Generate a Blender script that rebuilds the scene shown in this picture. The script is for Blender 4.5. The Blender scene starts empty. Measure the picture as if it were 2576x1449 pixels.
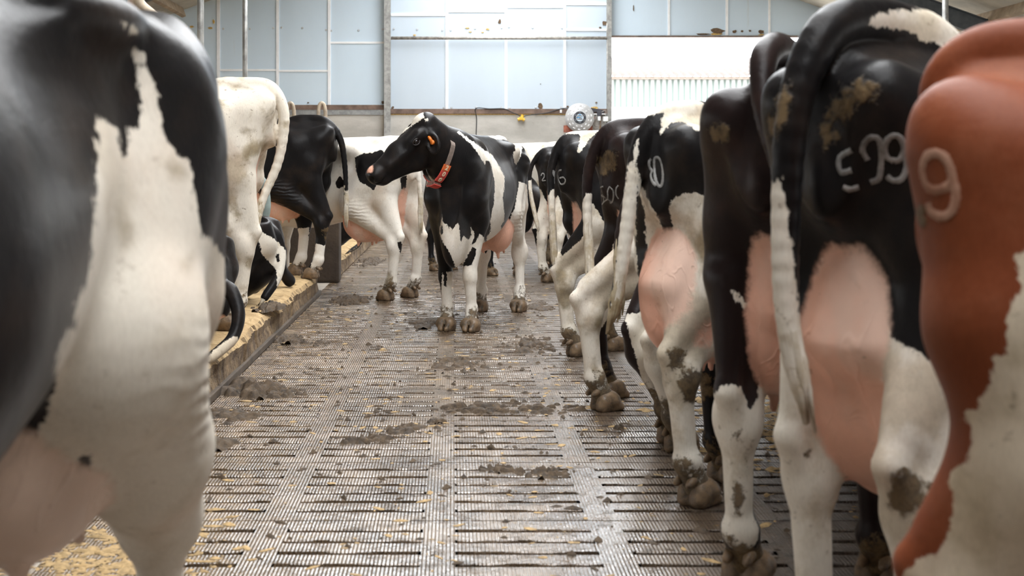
import bpy, bmesh, math, random
import numpy as np
from mathutils import Vector, Matrix
from mathutils.bvhtree import BVHTree

# ------------------------------------------------------------------ camera, sky, light, exposure
SC = bpy.context.scene
COL = SC.collection
F_PX, CX, CY, EYE = 3578.0, 1140.0, 411.0, 1.2      # 50 mm lens on a 36 mm wide frame of 2576 px
cam_data = bpy.data.cameras.new('camera')
cam = bpy.data.objects.new('camera', cam_data)
COL.objects.link(cam)
cam.location = (0, 0, EYE)
cam.rotation_euler = (math.pi / 2, 0, 0)
cam_data.sensor_width = 36
cam_data.lens = 36 * F_PX / 2576
cam_data.shift_x = (1288 - CX) / 2576
cam_data.shift_y = -(724.5 - CY) / 2576
cam_data.clip_start, cam_data.clip_end = 0.05, 300
cam_data.dof.use_dof = True
cam_data.dof.focus_distance = 10.0
cam_data.dof.aperture_fstop = 5.0
SC.camera = cam

world = bpy.data.worlds.new('overcast_sky')
SC.world = world
world.use_nodes = True
bg = world.node_tree.nodes['Background']
bg.inputs['Color'].default_value = (0.97, 0.985, 1.0, 1)
bg.inputs['Strength'].default_value = 5.0

SC.view_settings.view_transform = 'Standard'
SC.view_settings.look = 'None'
SC.view_settings.exposure = 0.9
SC.view_settings.gamma = 1.0
SC.view_settings.use_curve_mapping = False
SC.cycles.use_denoising = True
SC.cycles.max_bounces = 8
SC.cycles.diffuse_bounces = 5
SC.cycles.glossy_bounces = 4
SC.cycles.sample_clamp_indirect = 8.0

# ------------------------------------------------------------------ helpers
def at(px, py, Y):
    """The point at depth Y that the photograph shows at a pixel."""
    return Vector(((px - CX) * Y / F_PX, Y, EYE - (py - CY) * Y / F_PX))

def on_floor(px, py, z=0.0):
    Y = (EYE - z) * F_PX / (py - CY)
    return Vector(((px - CX) * Y / F_PX, Y, z))

def tag(o, label=None, cat=None, group=None, kind=None):
    if label: o['label'] = label
    if cat: o['category'] = cat
    if group: o['group'] = group
    if kind: o['kind'] = kind
    return o

def empty(name, loc=(0, 0, 0), rz=0.0):
    o = bpy.data.objects.new(name, None)
    COL.objects.link(o)
    o.location = loc
    o.rotation_euler = (0, 0, rz)
    o.empty_display_size = 0.1
    return o

def link(name, me, mat=None, parent=None, smooth=False):
    o = bpy.data.objects.new(name, me)
    COL.objects.link(o)
    if mat:
        if not me.materials: me.materials.append(mat)
    if parent is not None: o.parent = parent
    if smooth: me.shade_smooth()
    return o

def mesh_from(name, V, F):
    me = bpy.data.meshes.new(name)
    V = np.asarray(V, dtype=np.float32)
    F = np.asarray(F)
    if F.ndim == 2 and len(F):
        n = F.shape[1]
        me.vertices.add(len(V)); me.vertices.foreach_set('co', V.ravel())
        me.loops.add(F.size); me.loops.foreach_set('vertex_index', F.ravel().astype(np.int32))
        me.polygons.add(len(F))
        me.polygons.foreach_set('loop_start', np.arange(0, F.size, n, dtype=np.int32))
        me.polygons.foreach_set('loop_total', np.full(len(F), n, dtype=np.int32))
        me.update(calc_edges=True)
    else:
        me.from_pydata([tuple(v) for v in V], [], [tuple(f) for f in F])
    return me

class MB:
    """Collects simple shapes and links them as ONE mesh object."""
    def __init__(s): s.bm = bmesh.new()
    def box(s, x0, x1, y0, y1, z0, z1, bev=0.0):
        r = bmesh.ops.create_cube(s.bm, size=1)
        for v in r['verts']:
            v.co = Vector(((x0 + x1) / 2 + v.co.x * (x1 - x0), (y0 + y1) / 2 + v.co.y * (y1 - y0), (z0 + z1) / 2 + v.co.z * (z1 - z0)))
        if bev:
            es = list({e for v in r['verts'] for e in v.link_edges})
            bmesh.ops.bevel(s.bm, geom=es, offset=bev, segments=2, affect='EDGES', profile=0.6)
        return s
    def obox(s, c, size, M, bev=0.0):
        r = bmesh.ops.create_cube(s.bm, size=1)
        for v in r['verts']:
            v.co = Vector(c) + M @ Vector((v.co.x * size[0], v.co.y * size[1], v.co.z * size[2]))
        if bev:
            es = list({e for v in r['verts'] for e in v.link_edges})
            bmesh.ops.bevel(s.bm, geom=es, offset=bev, segments=2, affect='EDGES', profile=0.6)
        return s
    def tube(s, pts, r, n=12, cap=True):
        pts = [Vector(p) for p in pts]
        rr = r if hasattr(r, '__len__') else [r] * len(pts)
        rings = []
        up = None
        for i, p in enumerate(pts):
            t = (pts[min(i + 1, len(pts) - 1)] - pts[max(i - 1, 0)]).normalized()
            if up is None:
                up = Vector((0, 0, 1)) if abs(t.z) < 0.9 else Vector((1, 0, 0))
            a = t.cross(up)
            if a.length < 1e-4: a = t.cross(Vector((0, 1, 0)))
            a.normalize(); b = a.cross(t).normalized(); up = b
            rings.append([s.bm.verts.new(p + (a * math.cos(2 * math.pi * k / n) + b * math.sin(2 * math.pi * k / n)) * rr[i]) for k in range(n)])
        for i in range(len(rings) - 1):
            for k in range(n):
                s.bm.faces.new((rings[i][k], rings[i][(k + 1) % n], rings[i + 1][(k + 1) % n], rings[i + 1][k]))
        if cap:
            s.bm.faces.new(rings[0][::-1]); s.bm.faces.new(rings[-1])
        return s
    def lathe(s, prof, n=48, c=(0, 0, 0), axis='y'):
        """prof: (radius, offset along the axis)."""
        rings = []
        for (r, h) in prof:
            ring = []
            for k in range(n):
                a = 2 * math.pi * k / n
                p = (r * math.cos(a), h, r * math.sin(a)) if axis == 'y' else (r * math.cos(a), r * math.sin(a), h)
                ring.append(s.bm.verts.new(Vector(c) + Vector(p)))
            rings.append(ring)
        for i in range(len(rings) - 1):
            for k in range(n):
                s.bm.faces.new((rings[i][k], rings[i][(k + 1) % n], rings[i + 1][(k + 1) % n], rings[i + 1][k]))
        return s
    def build(s, name, mat, parent=None, smooth=False):
        bmesh.ops.recalc_face_normals(s.bm, faces=s.bm.faces)
        me = bpy.data.meshes.new(name)
        s.bm.to_mesh(me); s.bm.free()
        return link(name, me, mat, parent, smooth)

def arc_pts(ctrl, per=6):
    """Catmull-Rom through control points."""
    P = [Vector(p) for p in ctrl]
    P = [2 * P[0] - P[1]] + P + [2 * P[-1] - P[-2]]
    out = []
    for i in range(1, len(P) - 2):
        for k in range(per):
            t = k / per
            a, b, c, d = P[i - 1], P[i], P[i + 1], P[i + 2]
            out.append(0.5 * ((2 * b) + (c - a) * t + (2 * a - 5 * b + 4 * c - d) * t * t + (3 * b - a - 3 * c + d) * t ** 3))
    out.append(P[-2].copy())
    return out

# ------------------------------------------------------------------ materials
class NT:
    def __init__(s, name):
        s.m = bpy.data.materials.new(name); s.m.use_nodes = True
        s.t = s.m.node_tree; s.b = s.t.nodes['Principled BSDF']
    def n(s, typ, **kw):
        nd = s.t.nodes.new(typ)
        for k, v in kw.items():
            if k.startswith('i_'):
                key = k[2:]
                nd.inputs[int(key) if key.isdigit() else key.replace('_', ' ')].default_value = v
            else: setattr(nd, k, v)
        return nd
    def l(s, a, b): s.t.links.new(a, b)
    def noise(s, scale, detail=4, rough=0.55, vec=None, dist=0.0):
        nd = s.n('ShaderNodeTexNoise', i_Scale=scale, i_Detail=detail, i_Roughness=rough, i_Distortion=dist)
        s.l(vec if vec is not None else s.obj(), nd.inputs['Vector'])
        return nd.outputs['Fac']
    def obj(s):
        if not hasattr(s, '_tc'): s._tc = s.n('ShaderNodeTexCoord')
        return s._tc.outputs['Object']
    def scale(s, vec, sc):
        nd = s.n('ShaderNodeMapping'); nd.inputs['Scale'].default_value = sc
        s.l(vec, nd.inputs['Vector']); return nd.outputs['Vector']
    def attr(s, name):
        return s.n('ShaderNodeAttribute', attribute_name=name).outputs['Fac']
    def math(s, op, a, b=None, c=None, clamp=False):
        nd = s.n('ShaderNodeMath', operation=op, use_clamp=clamp)
        for i, v in enumerate((a, b, c)):
            if v is None: continue
            if isinstance(v, (int, float)): nd.inputs[i].default_value = v
            else: s.l(v, nd.inputs[i])
        return nd.outputs[0]
    def ramp(s, v, lo, hi, a=0.0, b=1.0):
        nd = s.n('ShaderNodeMapRange', interpolation_type='SMOOTHSTEP')
        s.l(v, nd.inputs[0])
        for i, x in enumerate((lo, hi, a, b)): nd.inputs[i + 1].default_value = x
        return nd.outputs[0]
    def mix(s, f, a, b, blend='MIX'):
        nd = s.n('ShaderNodeMix', data_type='RGBA', blend_type=blend)
        for i, v in ((0, f), (6, a), (7, b)):
            if isinstance(v, (int, float)): nd.inputs[i].default_value = v
            elif isinstance(v, tuple): nd.inputs[i].default_value = (*v, 1)
            else: s.l(v, nd.inputs[i])
        return nd.outputs[2]
    def bump(s, h, strength=0.3, dist=0.01, prev=None):
        nd = s.n('ShaderNodeBump'); nd.inputs['Strength'].default_value = strength; nd.inputs['Distance'].default_value = dist
        s.l(h, nd.inputs['Height'])
        if prev is not None: s.l(prev, nd.inputs['Normal'])
        return nd.outputs[0]
    def out(s, color=None, rough=None, metal=None, normal=None, spec=None):
        for key, v in (('Base Color', color), ('Roughness', rough), ('Metallic', metal), ('Normal', normal), ('Specular IOR Level', spec)):
            if v is None: continue
            if isinstance(v, (int, float)): s.b.inputs[key].default_value = v
            elif isinstance(v, tuple): s.b.inputs[key].default_value = (*v, 1)
            else: s.l(v, s.b.inputs[key])
        return s.m

def simple(name, col, rough=0.6, metal=0.0, var=0.15, scale=8.0, bump=0.0):
    t = NT(name)
    n = t.noise(scale, 5, 0.6)
    dark = tuple(c * (1 - var) for c in col); light = tuple(min(1, c * (1 + var)) for c in col)
    c = t.mix(t.ramp(n, 0.3, 0.7), dark, light)
    nrm = t.bump(t.noise(scale * 6, 4), bump, 0.004) if bump else None
    return t.out(c, rough, metal, nrm)
# ------------------------------------------------------------------ cattle: one continuous body grown from a distance field
BIG = 0.3
class Field:
    """A distance field on a grid; shapes are blended in and out smoothly, then meshed."""
    def __init__(s, lo, hi, res):
        s.res = res; s.lo = np.array(lo, np.float32)
        s.n = np.ceil((np.array(hi) - np.array(lo)) / res).astype(int) + 1
        s.D = np.full(tuple(s.n), BIG, np.float32)
        s.ax = [s.lo[i] + res * np.arange(s.n[i], dtype=np.float32) for i in range(3)]
    def view(s, prim, pad):
        lo, hi = prim.box()
        a = np.maximum(np.floor((lo - pad - s.lo) / s.res).astype(int), 0)
        b = np.minimum(np.ceil((hi + pad - s.lo) / s.res).astype(int) + 1, s.n)
        if np.any(b <= a): return None, None
        sl = tuple(slice(a[i], b[i]) for i in range(3))
        X = s.ax[0][sl[0]][:, None, None]; Y = s.ax[1][sl[1]][None, :, None]; Z = s.ax[2][sl[2]][None, None, :]
        return sl, (X, Y, Z)
    def add(s, prim, k=0.03):
        sl, P = s.view(prim, k + 3 * s.res + 0.01)
        if sl is None: return
        d = prim(*P); D = s.D[sl]
        h = np.clip(k - np.abs(D - d), 0, None)
        s.D[sl] = np.minimum(D, d) - h * h / (4 * k)
    def sub(s, prim, k=0.03):
        sl, P = s.view(prim, k + 2 * s.res)
        if sl is None: return
        d = -prim(*P); D = s.D[sl]
        h = np.clip(k - np.abs(D - d), 0, None)
        s.D[sl] = np.maximum(D, d) + h * h / (4 * k)
    def mesh(s):
        D = s.D; S = D < 0
        nx, ny, nz = D.shape
        c = np.zeros((nx - 1, ny - 1, nz - 1), np.int8)
        offs = [(i, j, k) for i in (0, 1) for j in (0, 1) for k in (0, 1)]
        for (i, j, k) in offs: c += S[i:nx - 1 + i, j:ny - 1 + j, k:nz - 1 + k]
        I = np.argwhere((c > 0) & (c < 8))
        vals = {o: D[I[:, 0] + o[0], I[:, 1] + o[1], I[:, 2] + o[2]] for o in offs}
        acc = np.zeros((len(I), 3), np.float32); cnt = np.zeros(len(I), np.float32)
        for o in offs:
            for ax in range(3):
                if o[ax]: continue
                q = list(o); q[ax] = 1; q = tuple(q)
                a, b = vals[o], vals[q]
                m = (a < 0) != (b < 0)
                t = a / np.where(m, a - b, 1)
                p = np.tile(np.array(o, np.float32), (len(I), 1)); p[:, ax] = t
                acc[m] += p[m]; cnt[m] += 1
        V = s.lo + (I + acc / cnt[:, None]) * s.res
        vid = np.full(c.shape, -1, np.int32); vid[tuple(I.T)] = np.arange(len(I))
        F = []
        for ax in range(3):
            u, v = (ax + 1) % 3, (ax + 2) % 3
            sa = [slice(0, None)] * 3; sb = [slice(0, None)] * 3
            sa[ax] = slice(0, D.shape[ax] - 1); sb[ax] = slice(1, None)
            E = np.argwhere(S[tuple(sa)] != S[tuple(sb)])
            ok = (E[:, u] > 0) & (E[:, v] > 0) & (E[:, u] < D.shape[u] - 1) & (E[:, v] < D.shape[v] - 1)
            E = E[ok]
            def cell(du, dv):
                q = E.copy(); q[:, u] -= du; q[:, v] -= dv
                return vid[tuple(q.T)]
            q = np.stack([cell(1, 1), cell(0, 1), cell(0, 0), cell(1, 0)], 1)
            inside = S[tuple(E.T)]
            q[~inside] = q[~inside][:, ::-1]
            F.append(q)
        return V.astype(np.float32), np.concatenate(F)

class Cone:
    """A rod with rounded ends from a to b; flat > 1 thins it along the axis fa."""
    def __init__(s, a, b, ra, rb, flat=1.0, fa=(0, 1, 0)):
        s.a = np.array(a, np.float32); s.b = np.array(b, np.float32); s.ra, s.rb, s.flat = ra, rb, flat
        f = np.array(fa, np.float32); s.fa = f / np.linalg.norm(f)
    def box(s):
        return np.minimum(s.a - s.ra, s.b - s.rb), np.maximum(s.a + s.ra, s.b + s.rb)
    def __call__(s, X, Y, Z):
        ab = s.b - s.a; L = float(ab @ ab) + 1e-9
        t = np.clip(((X - s.a[0]) * ab[0] + (Y - s.a[1]) * ab[1] + (Z - s.a[2]) * ab[2]) / L, 0, 1)
        ox = X - s.a[0] - t * ab[0]; oy = Y - s.a[1] - t * ab[1]; oz = Z - s.a[2] - t * ab[2]
        if s.flat != 1.0:
            w = (ox * s.fa[0] + oy * s.fa[1] + oz * s.fa[2]) * (s.flat - 1)
            ox = ox + w * s.fa[0]; oy = oy + w * s.fa[1]; oz = oz + w * s.fa[2]
        return np.sqrt(ox * ox + oy * oy + oz * oz) - (s.ra + (s.rb - s.ra) * t)

class Ball:
    """An ellipsoid, its axes turned by the 3x3 matrix M."""
    def __init__(s, c, R, M=None):
        s.c = np.array(c, np.float32); s.R = np.array(R if hasattr(R, '__len__') else (R, R, R), np.float32)
        s.M = np.array(M, np.float32) if M is not None else None
    def box(s):
        r = float(s.R.max()) if s.M is not None else s.R
        return s.c - r, s.c + r
    def __call__(s, X, Y, Z):
        x, y, z = X - s.c[0], Y - s.c[1], Z - s.c[2]
        if s.M is not None:
            M = s.M
            x, y, z = (x * M[0, 0] + y * M[1, 0] + z * M[2, 0], x * M[0, 1] + y * M[1, 1] + z * M[2, 1], x * M[0, 2] + y * M[1, 2] + z * M[2, 2])
        R = s.R
        k0 = np.sqrt((x / R[0]) ** 2 + (y / R[1]) ** 2 + (z / R[2]) ** 2)
        k1 = np.sqrt((x / R[0] ** 2) ** 2 + (y / R[1] ** 2) ** 2 + (z / R[2] ** 2) ** 2)
        return k0 * (k0 - 1) / np.maximum(k1, 1e-6)

# trunk profile along the body: x, half width, top, bottom, height of the widest point
TRUNK = np.array([
    (-0.34, .070, 1.350, 1.080, 1.22), (-0.25, .145, 1.400, .980, 1.20), (-0.10, .210, 1.420, .900, 1.15), (0.10, .245, 1.430, .800, 1.12),
    (0.28, .270, 1.435, .730, 1.08), (0.48, .315, 1.425, .670, 1.00), (0.75, .375, 1.420, .610, .95), (1.00, .365, 1.425, .590, .95),
    (1.22, .290, 1.440, .610, .98), (1.42, .225, 1.390, .680, 1.00), (1.56, .100, 1.250, .820, 1.02)])
def _dense(tab):
    xs = np.linspace(tab[0, 0], tab[-1, 0], 120)
    out = [xs]
    for c in range(1, tab.shape[1]):
        y = np.interp(xs, tab[:, 0], tab[:, c])
        k = np.hanning(15); k /= k.sum()
        y = np.convolve(np.pad(y, 7, mode='edge'), k, 'valid')
        out.append(y)
    return out
class Trunk:
    def __init__(s, bw=1.0, dz=0.0, top_e=1.75, bot_e=2.1, belly=0.0, front=1.0, rear=1.0):
        t = TRUNK.copy()
        f = np.clip((t[:, 0] - 0.2) / 0.4, 0, 1)
        t[:, 1] *= 1 + (bw - 1) * f
        t[:, 1] *= 1 + (rear - 1) * np.clip((.45 - t[:, 0]) / .25, 0, 1)
        t[:, 1] *= 1 + (front - 1) * np.clip((t[:, 0] - 1.0) / .3, 0, 1)
        t[:, 3] -= belly * np.exp(-((t[:, 0] - .7) / .4) ** 2)
        t[:, 2:] += dz
        s.t = _dense(t); s.e = (top_e, bot_e)
    def box(s):
        xs, w, zt, zb, zc = s.t
        return np.array((xs[0], -w.max(), zb.min())), np.array((xs[-1], w.max(), zt.max()))
    def __call__(s, X, Y, Z):
        xs, w, zt, zb, zc = s.t
        x1 = X[:, 0, 0]
        xc = np.clip(x1, xs[0], xs[-1])
        g = lambda a: np.interp(xc, xs, a).astype(np.float32)[:, None, None]
        w, zt, zb, zc = g(w), g(zt), g(zb), g(zc)
        u = np.abs(Y) / w
        up = Z > zc
        h = np.where(up, zt - zc, zc - zb)
        v = np.abs(Z - zc) / h
        e = np.where(up, s.e[0], s.e[1])
        r = (u ** e + v ** e) ** (1 / e)
        d = (r - 1) * np.minimum(w, h) * 0.95
        dx = np.abs(x1 - xc)[:, None, None]
        return np.where(dx > 0, np.sqrt(np.maximum(d, 0) ** 2 + dx ** 2) , d)

def head_parts(poll, fwd, up, s=1.0):
    """Shapes of the head: (add, sub) lists, and the frame that places eyes, ears and tags."""
    f = np.array(fwd, float); f /= np.linalg.norm(f)
    u = np.array(up, float); u -= f * (u @ f); u /= np.linalg.norm(u)
    l = np.cross(u, f)
    M = np.stack([f, l, u], 1)
    T = lambda x, y, z: np.array(poll) + s * (M @ np.array((x, y, z)))
    add = [(Cone(T(.05, 0, -.11), T(.29, 0, -.085), .112 * s, .082 * s), .04),
           (Cone(T(.29, 0, -.085), T(.49, 0, -.098), .078 * s, .064 * s, 1.04, l), .04),
           (Ball(T(.015, 0, -.015), np.array((.07, .075, .05)) * s, M), .05),
           (Cone(T(.02, .05, -.03), T(.02, -.05, -.03), .045 * s, .045 * s), .04),
           (Cone(T(.09, 0, -.19), T(.20, 0, -.20), .085 * s, .07 * s, 1.25, l), .05),
           (Cone(T(.20, 0, -.20), T(.44, 0, -.155), .065 * s, .042 * s, 1.15, l), .05),
           (Ball(T(.505, 0, -.095), np.array((.055, .075, .066)) * s, M), .03),
           (Ball(T(.475, 0, -.162), np.array((.045, .052, .03)) * s, M), .02)]
    sub = []
    for q in (1, -1):
        add += [(Cone(T(.13, q * .085, -.045), T(.20, q * .083, -.055), .042 * s, .036 * s), .04),
                (Cone(T(.24, q * .07, -.10), T(.40, q * .05, -.09), .035 * s, .03 * s), .04),
                (Ball(T(.528, q * .04, -.085), np.array((.032, .03, .034)) * s, M), .015)]
        sub += [(Ball(T(.556, q * .044, -.088), np.array((.026, .015, .021)) * s, M), .008),
                (Ball(T(.178, q * .125, -.062), np.array((.024, .02, .016)) * s, M), .012),
                (Ball(T(.28, q * .115, -.135), np.array((.10, .03, .03)) * s, M), .04)]
    sub.append((Cone(T(.40, .09, -.137), T(.565, 0.03, -.133), .006 * s, .005 * s), .01))
    sub.append((Cone(T(.40, -.09, -.137), T(.565, -0.03, -.133), .006 * s, .005 * s), .01))
    return add, sub, T, M

def ear_parts(T, M, q, s, out, facing):
    """A cupped leaf of an ear rooted behind the poll; out = direction of the tip, facing = side its hollow shows."""
    o = np.array(out, float); o /= np.linalg.norm(o)
    n = np.array(facing, float); n -= o * (n @ o); n /= np.linalg.norm(n)
    c = np.cross(n, o)
    E = np.stack([o, c, n], 1)
    root = T(.055, q * .095, -.075)
    a = [(Cone(root, root + .05 * s * o, .028 * s, .03 * s), .02), (Ball(root + .10 * s * o, np.array((.088, .062, .03)) * s, E), .02)]
    b = [(Ball(root + .115 * s * o + .026 * s * n, np.array((.078, .046, .032)) * s, E), .008)]
    return a, b, root, E

def polygon_sd(P, poly):
    """Signed distance of 2-D points to a polygon, negative inside."""
    d = np.full(len(P), 1e9); inside = np.zeros(len(P), bool)
    n = len(poly)
    for i in range(n):
        a, b = poly[i], poly[(i + 1) % n]
        ab = b - a; L = ab @ ab + 1e-12
        t = np.clip(((P - a) @ ab) / L, 0, 1)
        d = np.minimum(d, np.hypot(*(P - a - t[:, None] * ab).T))
        cond = (a[1] > P[:, 1]) != (b[1] > P[:, 1])
        if cond.any():
            xs = a[0] + (P[:, 1] - a[1]) * (b[0] - a[0]) / (b[1] - a[1] + 1e-12)
            inside ^= cond & (P[:, 0] < xs)
    return np.where(inside, -d, d)

def paint(fields, V, N, patches):
    """Coat patches: each a loop of points on the hide, spread over the hide around it."""
    for (col, loop, deep, wrap, n) in patches:
        L = np.array(loop, float)
        c = L.mean(0)
        n = np.array(n, float); n /= np.linalg.norm(n)
        near = ((V > L.min(0) - .12 - deep) & (V < L.max(0) + .12 + deep)).all(1)
        idx = np.nonzero(near)[0]
        if not len(idx): continue
        u = np.cross(n, (0, 0, 1.0)); u = u / np.linalg.norm(u) if np.linalg.norm(u) > .1 else np.array((1.0, 0, 0))
        v = np.cross(n, u)
        rel = V[idx] - c
        sd = polygon_sd(np.stack([rel @ u, rel @ v], 1), np.stack([(L - c) @ u, (L - c) @ v], 1))
        thick = np.abs((L - c) @ n).max() + deep
        sd = np.maximum(sd, np.abs(rel @ n) - thick)
        if not wrap:
            sd = np.maximum(sd, -(N[idx] @ n) * .06 - .004)
        if col == 'w': fields['white'][idx] = np.maximum(fields['white'][idx], -sd)
        elif col == 'd': fields['white'][idx] = np.minimum(fields['white'][idx], sd)
        elif col == 'p': fields['pink'][idx] = np.maximum(fields['pink'][idx], -sd)
        elif col == 'h': fields['pink'][idx] = np.minimum(fields['pink'][idx], sd)
        elif col == 'm': fields['dirt'][idx] = np.maximum(fields['dirt'][idx], np.minimum(-sd * 4, .075))
        elif col == 's': fields['stain'][idx] = np.maximum(fields['stain'][idx], -sd)

HOOF = {}
def hoof_mesh(front):
    """A cloven hoof, toe along +x, sole on the ground, and the two dewclaws behind it."""
    if front in HOOF: return HOOF[front]
    k = 1.08 if front else 1.0
    f = Field((-.14, -.09, -.012), (.14, .09, .17), .0055)
    for q in (1, -1):
        f.add(Cone((-.035, q * .030 * k, .05), (.01, q * .030 * k, .052), .040, .039), .012)
        f.add(Cone((-.045, q * .030 * k, .022), (.052, q * .022 * k, .016), .036, .022), .012)
        f.add(Cone((.01, q * .030 * k, .055), (.066, q * .018 * k, .016), .030, .014), .012)
    f.add(Ball((-.015, 0, .075), (.05, .055, .03)), .02)
    f.sub(Ball((.07, 0, .03), (.06, .006, .07)), .006)
    class Half:
        def box(s): return np.array((-.14, -.09, -.02)), np.array((.14, .09, .02))
        def __call__(s, X, Y, Z): return Z + 0 * X + 0 * Y
    f.sub(Half(), .004)
    for q in (1, -1):
        f.add(Cone((-.075, q * .028, .10), (-.098, q * .030, .085), .019, .013), .004)
    V, F = f.mesh()
    me = mesh_from('hoof', V, F); me.shade_smooth()
    HOOF[front] = me
    return me

COWS = {}
class Cow:
    """Collects one animal in its own frame (x ahead, y to its left, z up; metres at unit scale)."""
    def __init__(s, key, label, pos, heading, scale=1.0, z=0.0, res=.013, mats=None, name='cow', group=None, cat='cow'):
        s.key, s.label, s.scale, s.res, s.mats = key, label, scale, res, mats
        s.M = Matrix.Translation((pos[0], pos[1], z)) @ Matrix.Rotation(math.radians(heading), 4, 'Z') @ Matrix.Scale(scale, 4)
        s.Mi = s.M.inverted()
        s.add, s.sub, s.udder, s.hoof, s.kids = [], [], [], [], []
        s.pos, s.z, s.heading, s.name, s.group, s.cat = pos, z, heading, name, group, cat
        s.patches = []; s.base = 'd'; s.mud = .17
        COWS[key] = s
    def L(s, p):
        """world -> local"""
        return np.array(s.Mi @ Vector(p))
    def g(s, px, py, Y):
        return s.L(at(px, py, Y))
    def a(s, prim, k=.05): s.add.append((prim, k)); return s
    def x(s, prim, k=.04): s.sub.append((prim, k)); return s
    def trunk(s, bw=1.0, hook=1.0, pin=1.0, dz=0.0, belly=0.0, front=1.0, rear=1.0):
        s.a(Trunk(bw, dz, belly=belly, front=front, rear=rear), .05)
        for q in (1, -1):
            s.a(Ball((.22, q * .225 * rear, 1.315 + dz), (.12, .062 * hook, .055 * hook)), .12)
            s.a(Ball((-.285, q * .115, 1.315 + dz), (.065, .052 * pin, .055 * pin)), .07)
            s.a(Cone((-.265, q * .12, 1.27 + dz), (.0, q * .20, 1.22 + dz), .06, .08), .09)
            s.x(Ball((-.16, q * .135, 1.475 + dz), (.13, .075, .075)), .06)
            s.x(Ball((.45, q * .37, 1.24 + dz), (.14, .085, .12)), .09)
            s.x(Ball((.10, q * .20, 1.50 + dz), (.14, .10, .10)), .08)
        s.a(Cone((.15, 0, 1.37 + dz), (-.26, 0, 1.37 + dz), .045, .04), .06)
        s.a(Cone((.2, 0, 1.375 + dz), (1.2, 0, 1.39 + dz), .03, .03), .06)
        s.a(Ball((-.325, 0, 1.13 + dz), (.035, .03, .075)), .03)
        return s
    def hind(s, q, foot=(-.15, .17), hock=None, stifle=None, knee_in=0.0, thick=1.0, turn=0.0):
        fx, fy = foot; fy *= q
        H = np.array(hock if hock else (fx - .11, fy * .95, .495)); 
        if hock: H = np.array((hock[0], hock[1] * q, hock[2]))
        S = np.array(stifle if stifle else (.20, .205, .83)) * (1, q, 1)
        ft = np.array((fx - .075, fy, .165)); pd = np.array((fx - .025, fy, .07))
        pt = H + (-.065, 0, .065)
        T = thick
        s.a(Cone((-.02, q * .13, 1.12), S, .165 * T, .115 * T, 1.1), .07)
        s.a(Cone((-.215, q * .125, 1.22), (-.145, q * .155, .88), .095 * T, .095 * T), .06)
        s.a(Cone((-.12, q * .135, 1.02), (.02, q * .165, .84), .125 * T, .105 * T, 1.1), .06)
        s.a(Cone(S + (-.03, 0, -.01), H + (.035, 0, .06), .118 * T, .060 * T, 1.1), .05)
        s.a(Cone((-.14, q * .15, .86), H + (.0, 0, .12), .098 * T, .054 * T, 1.1), .05)
        s.a(Cone((-.19, q * .15, .86), pt, .06, .027), .035)
        s.a(Cone(pt, H + (-.01, 0, -.03), .034, .050), .03)
        s.a(Cone(H + (.025, 0, .03), H + (.01, 0, -.06), .062, .054), .03)
        s.a(Ball(H + (.01, q * .038, -.01), (.042, .034, .058)), .03).a(Ball(H + (.01, -q * .034, -.02), (.036, .028, .05)), .03)
        s.a(Cone(H + (.0, 0, -.05), ft + (-.004, 0, .03), .050, .041, 1.15), .03)
        s.a(Cone(H + (-.03, 0, .0), ft + (-.028, 0, .02), .022, .022), .02)
        s.a(Ball(ft, (.054, .052, .054)), .02)
        s.a(Cone(ft, pd, .046, .049), .02)
        s.a(Ball(pd + (.01, 0, -.012), (.052, .05, .032)), .02)
        s.hoof.append((fx, fy, False, turn))
        return s
    def fore(s, q, foot=(1.40, .15), knee=None, turn=0.0, blade=True, by=1.0):
        fx, fy = foot; fy *= q
        K = np.array((knee[0], knee[1] * q, knee[2])) if knee else np.array((fx - .04, fy, .41))
        ft = np.array((fx - .055, fy, .155)); pd = np.array((fx - .02, fy, .07))
        E = np.array((1.27, q * .17 * by, .80))
        if blade:
            s.a(Cone((1.17, q * .12 * by, 1.28), (1.38, q * .165 * by, .97), .10, .115, 1.15), .09)
            s.a(Cone((1.38, q * .165 * by, .97), E, .11, .09, 1.1), .07)
        s.a(Cone(E + (.02, 0, .02), K + (0, 0, .04), .09, .048), .05)
        s.a(Ball(K, (.054, .052, .062)), .03)
        s.a(Cone(K + (0, 0, -.03), ft, .044, .036), .03)
        s.a(Ball(ft, (.048, .046, .048)), .02)
        s.a(Cone(ft, pd, .042, .046), .02)
        s.a(Ball(pd + (.01, 0, -.012), (.053, .053, .032)), .02)
        s.hoof.append((fx, fy, True, turn))
        return s
    def bag(s, dx=0.0, w=1.0, h=1.0, drop=0.0, rear=1.0, teats=True, ln=1.0):
        """Udder: two halves with a groove, high rear attachment, four teats."""
        u = []
        for q in (1, -1):
            u.append((Ball((.10 + dx, q * .068 * w, .70 - drop), (.24 * ln, .115 * w, .17 * h)), .03))
            u.append((Ball((-.06 + dx, q * .060 * w, .77 - drop * .5), (.15, .092 * w * rear, .21 * h)), .03))
            u.append((Cone((-.16 + dx, q * .035 * w, .80), (-.21, q * .03, 1.02), .062 * w * rear, .035), .05))
        s.udder += u
        if teats:
            for q in (1, -1):
                for tx, r in ((-.05, .9), (.16, 1.0)):
                    zb = .70 - drop - .17 * h * .90
                    if tx < 0: zb = min(zb + .03, .77 - drop * .5 - .21 * h * .8)
                    s.udder.append((Cone((tx + dx, q * .075 * w, zb + .03), (tx + dx + .005, q * .085 * w, zb - .055), .020, .011), .02))
        return s
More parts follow.
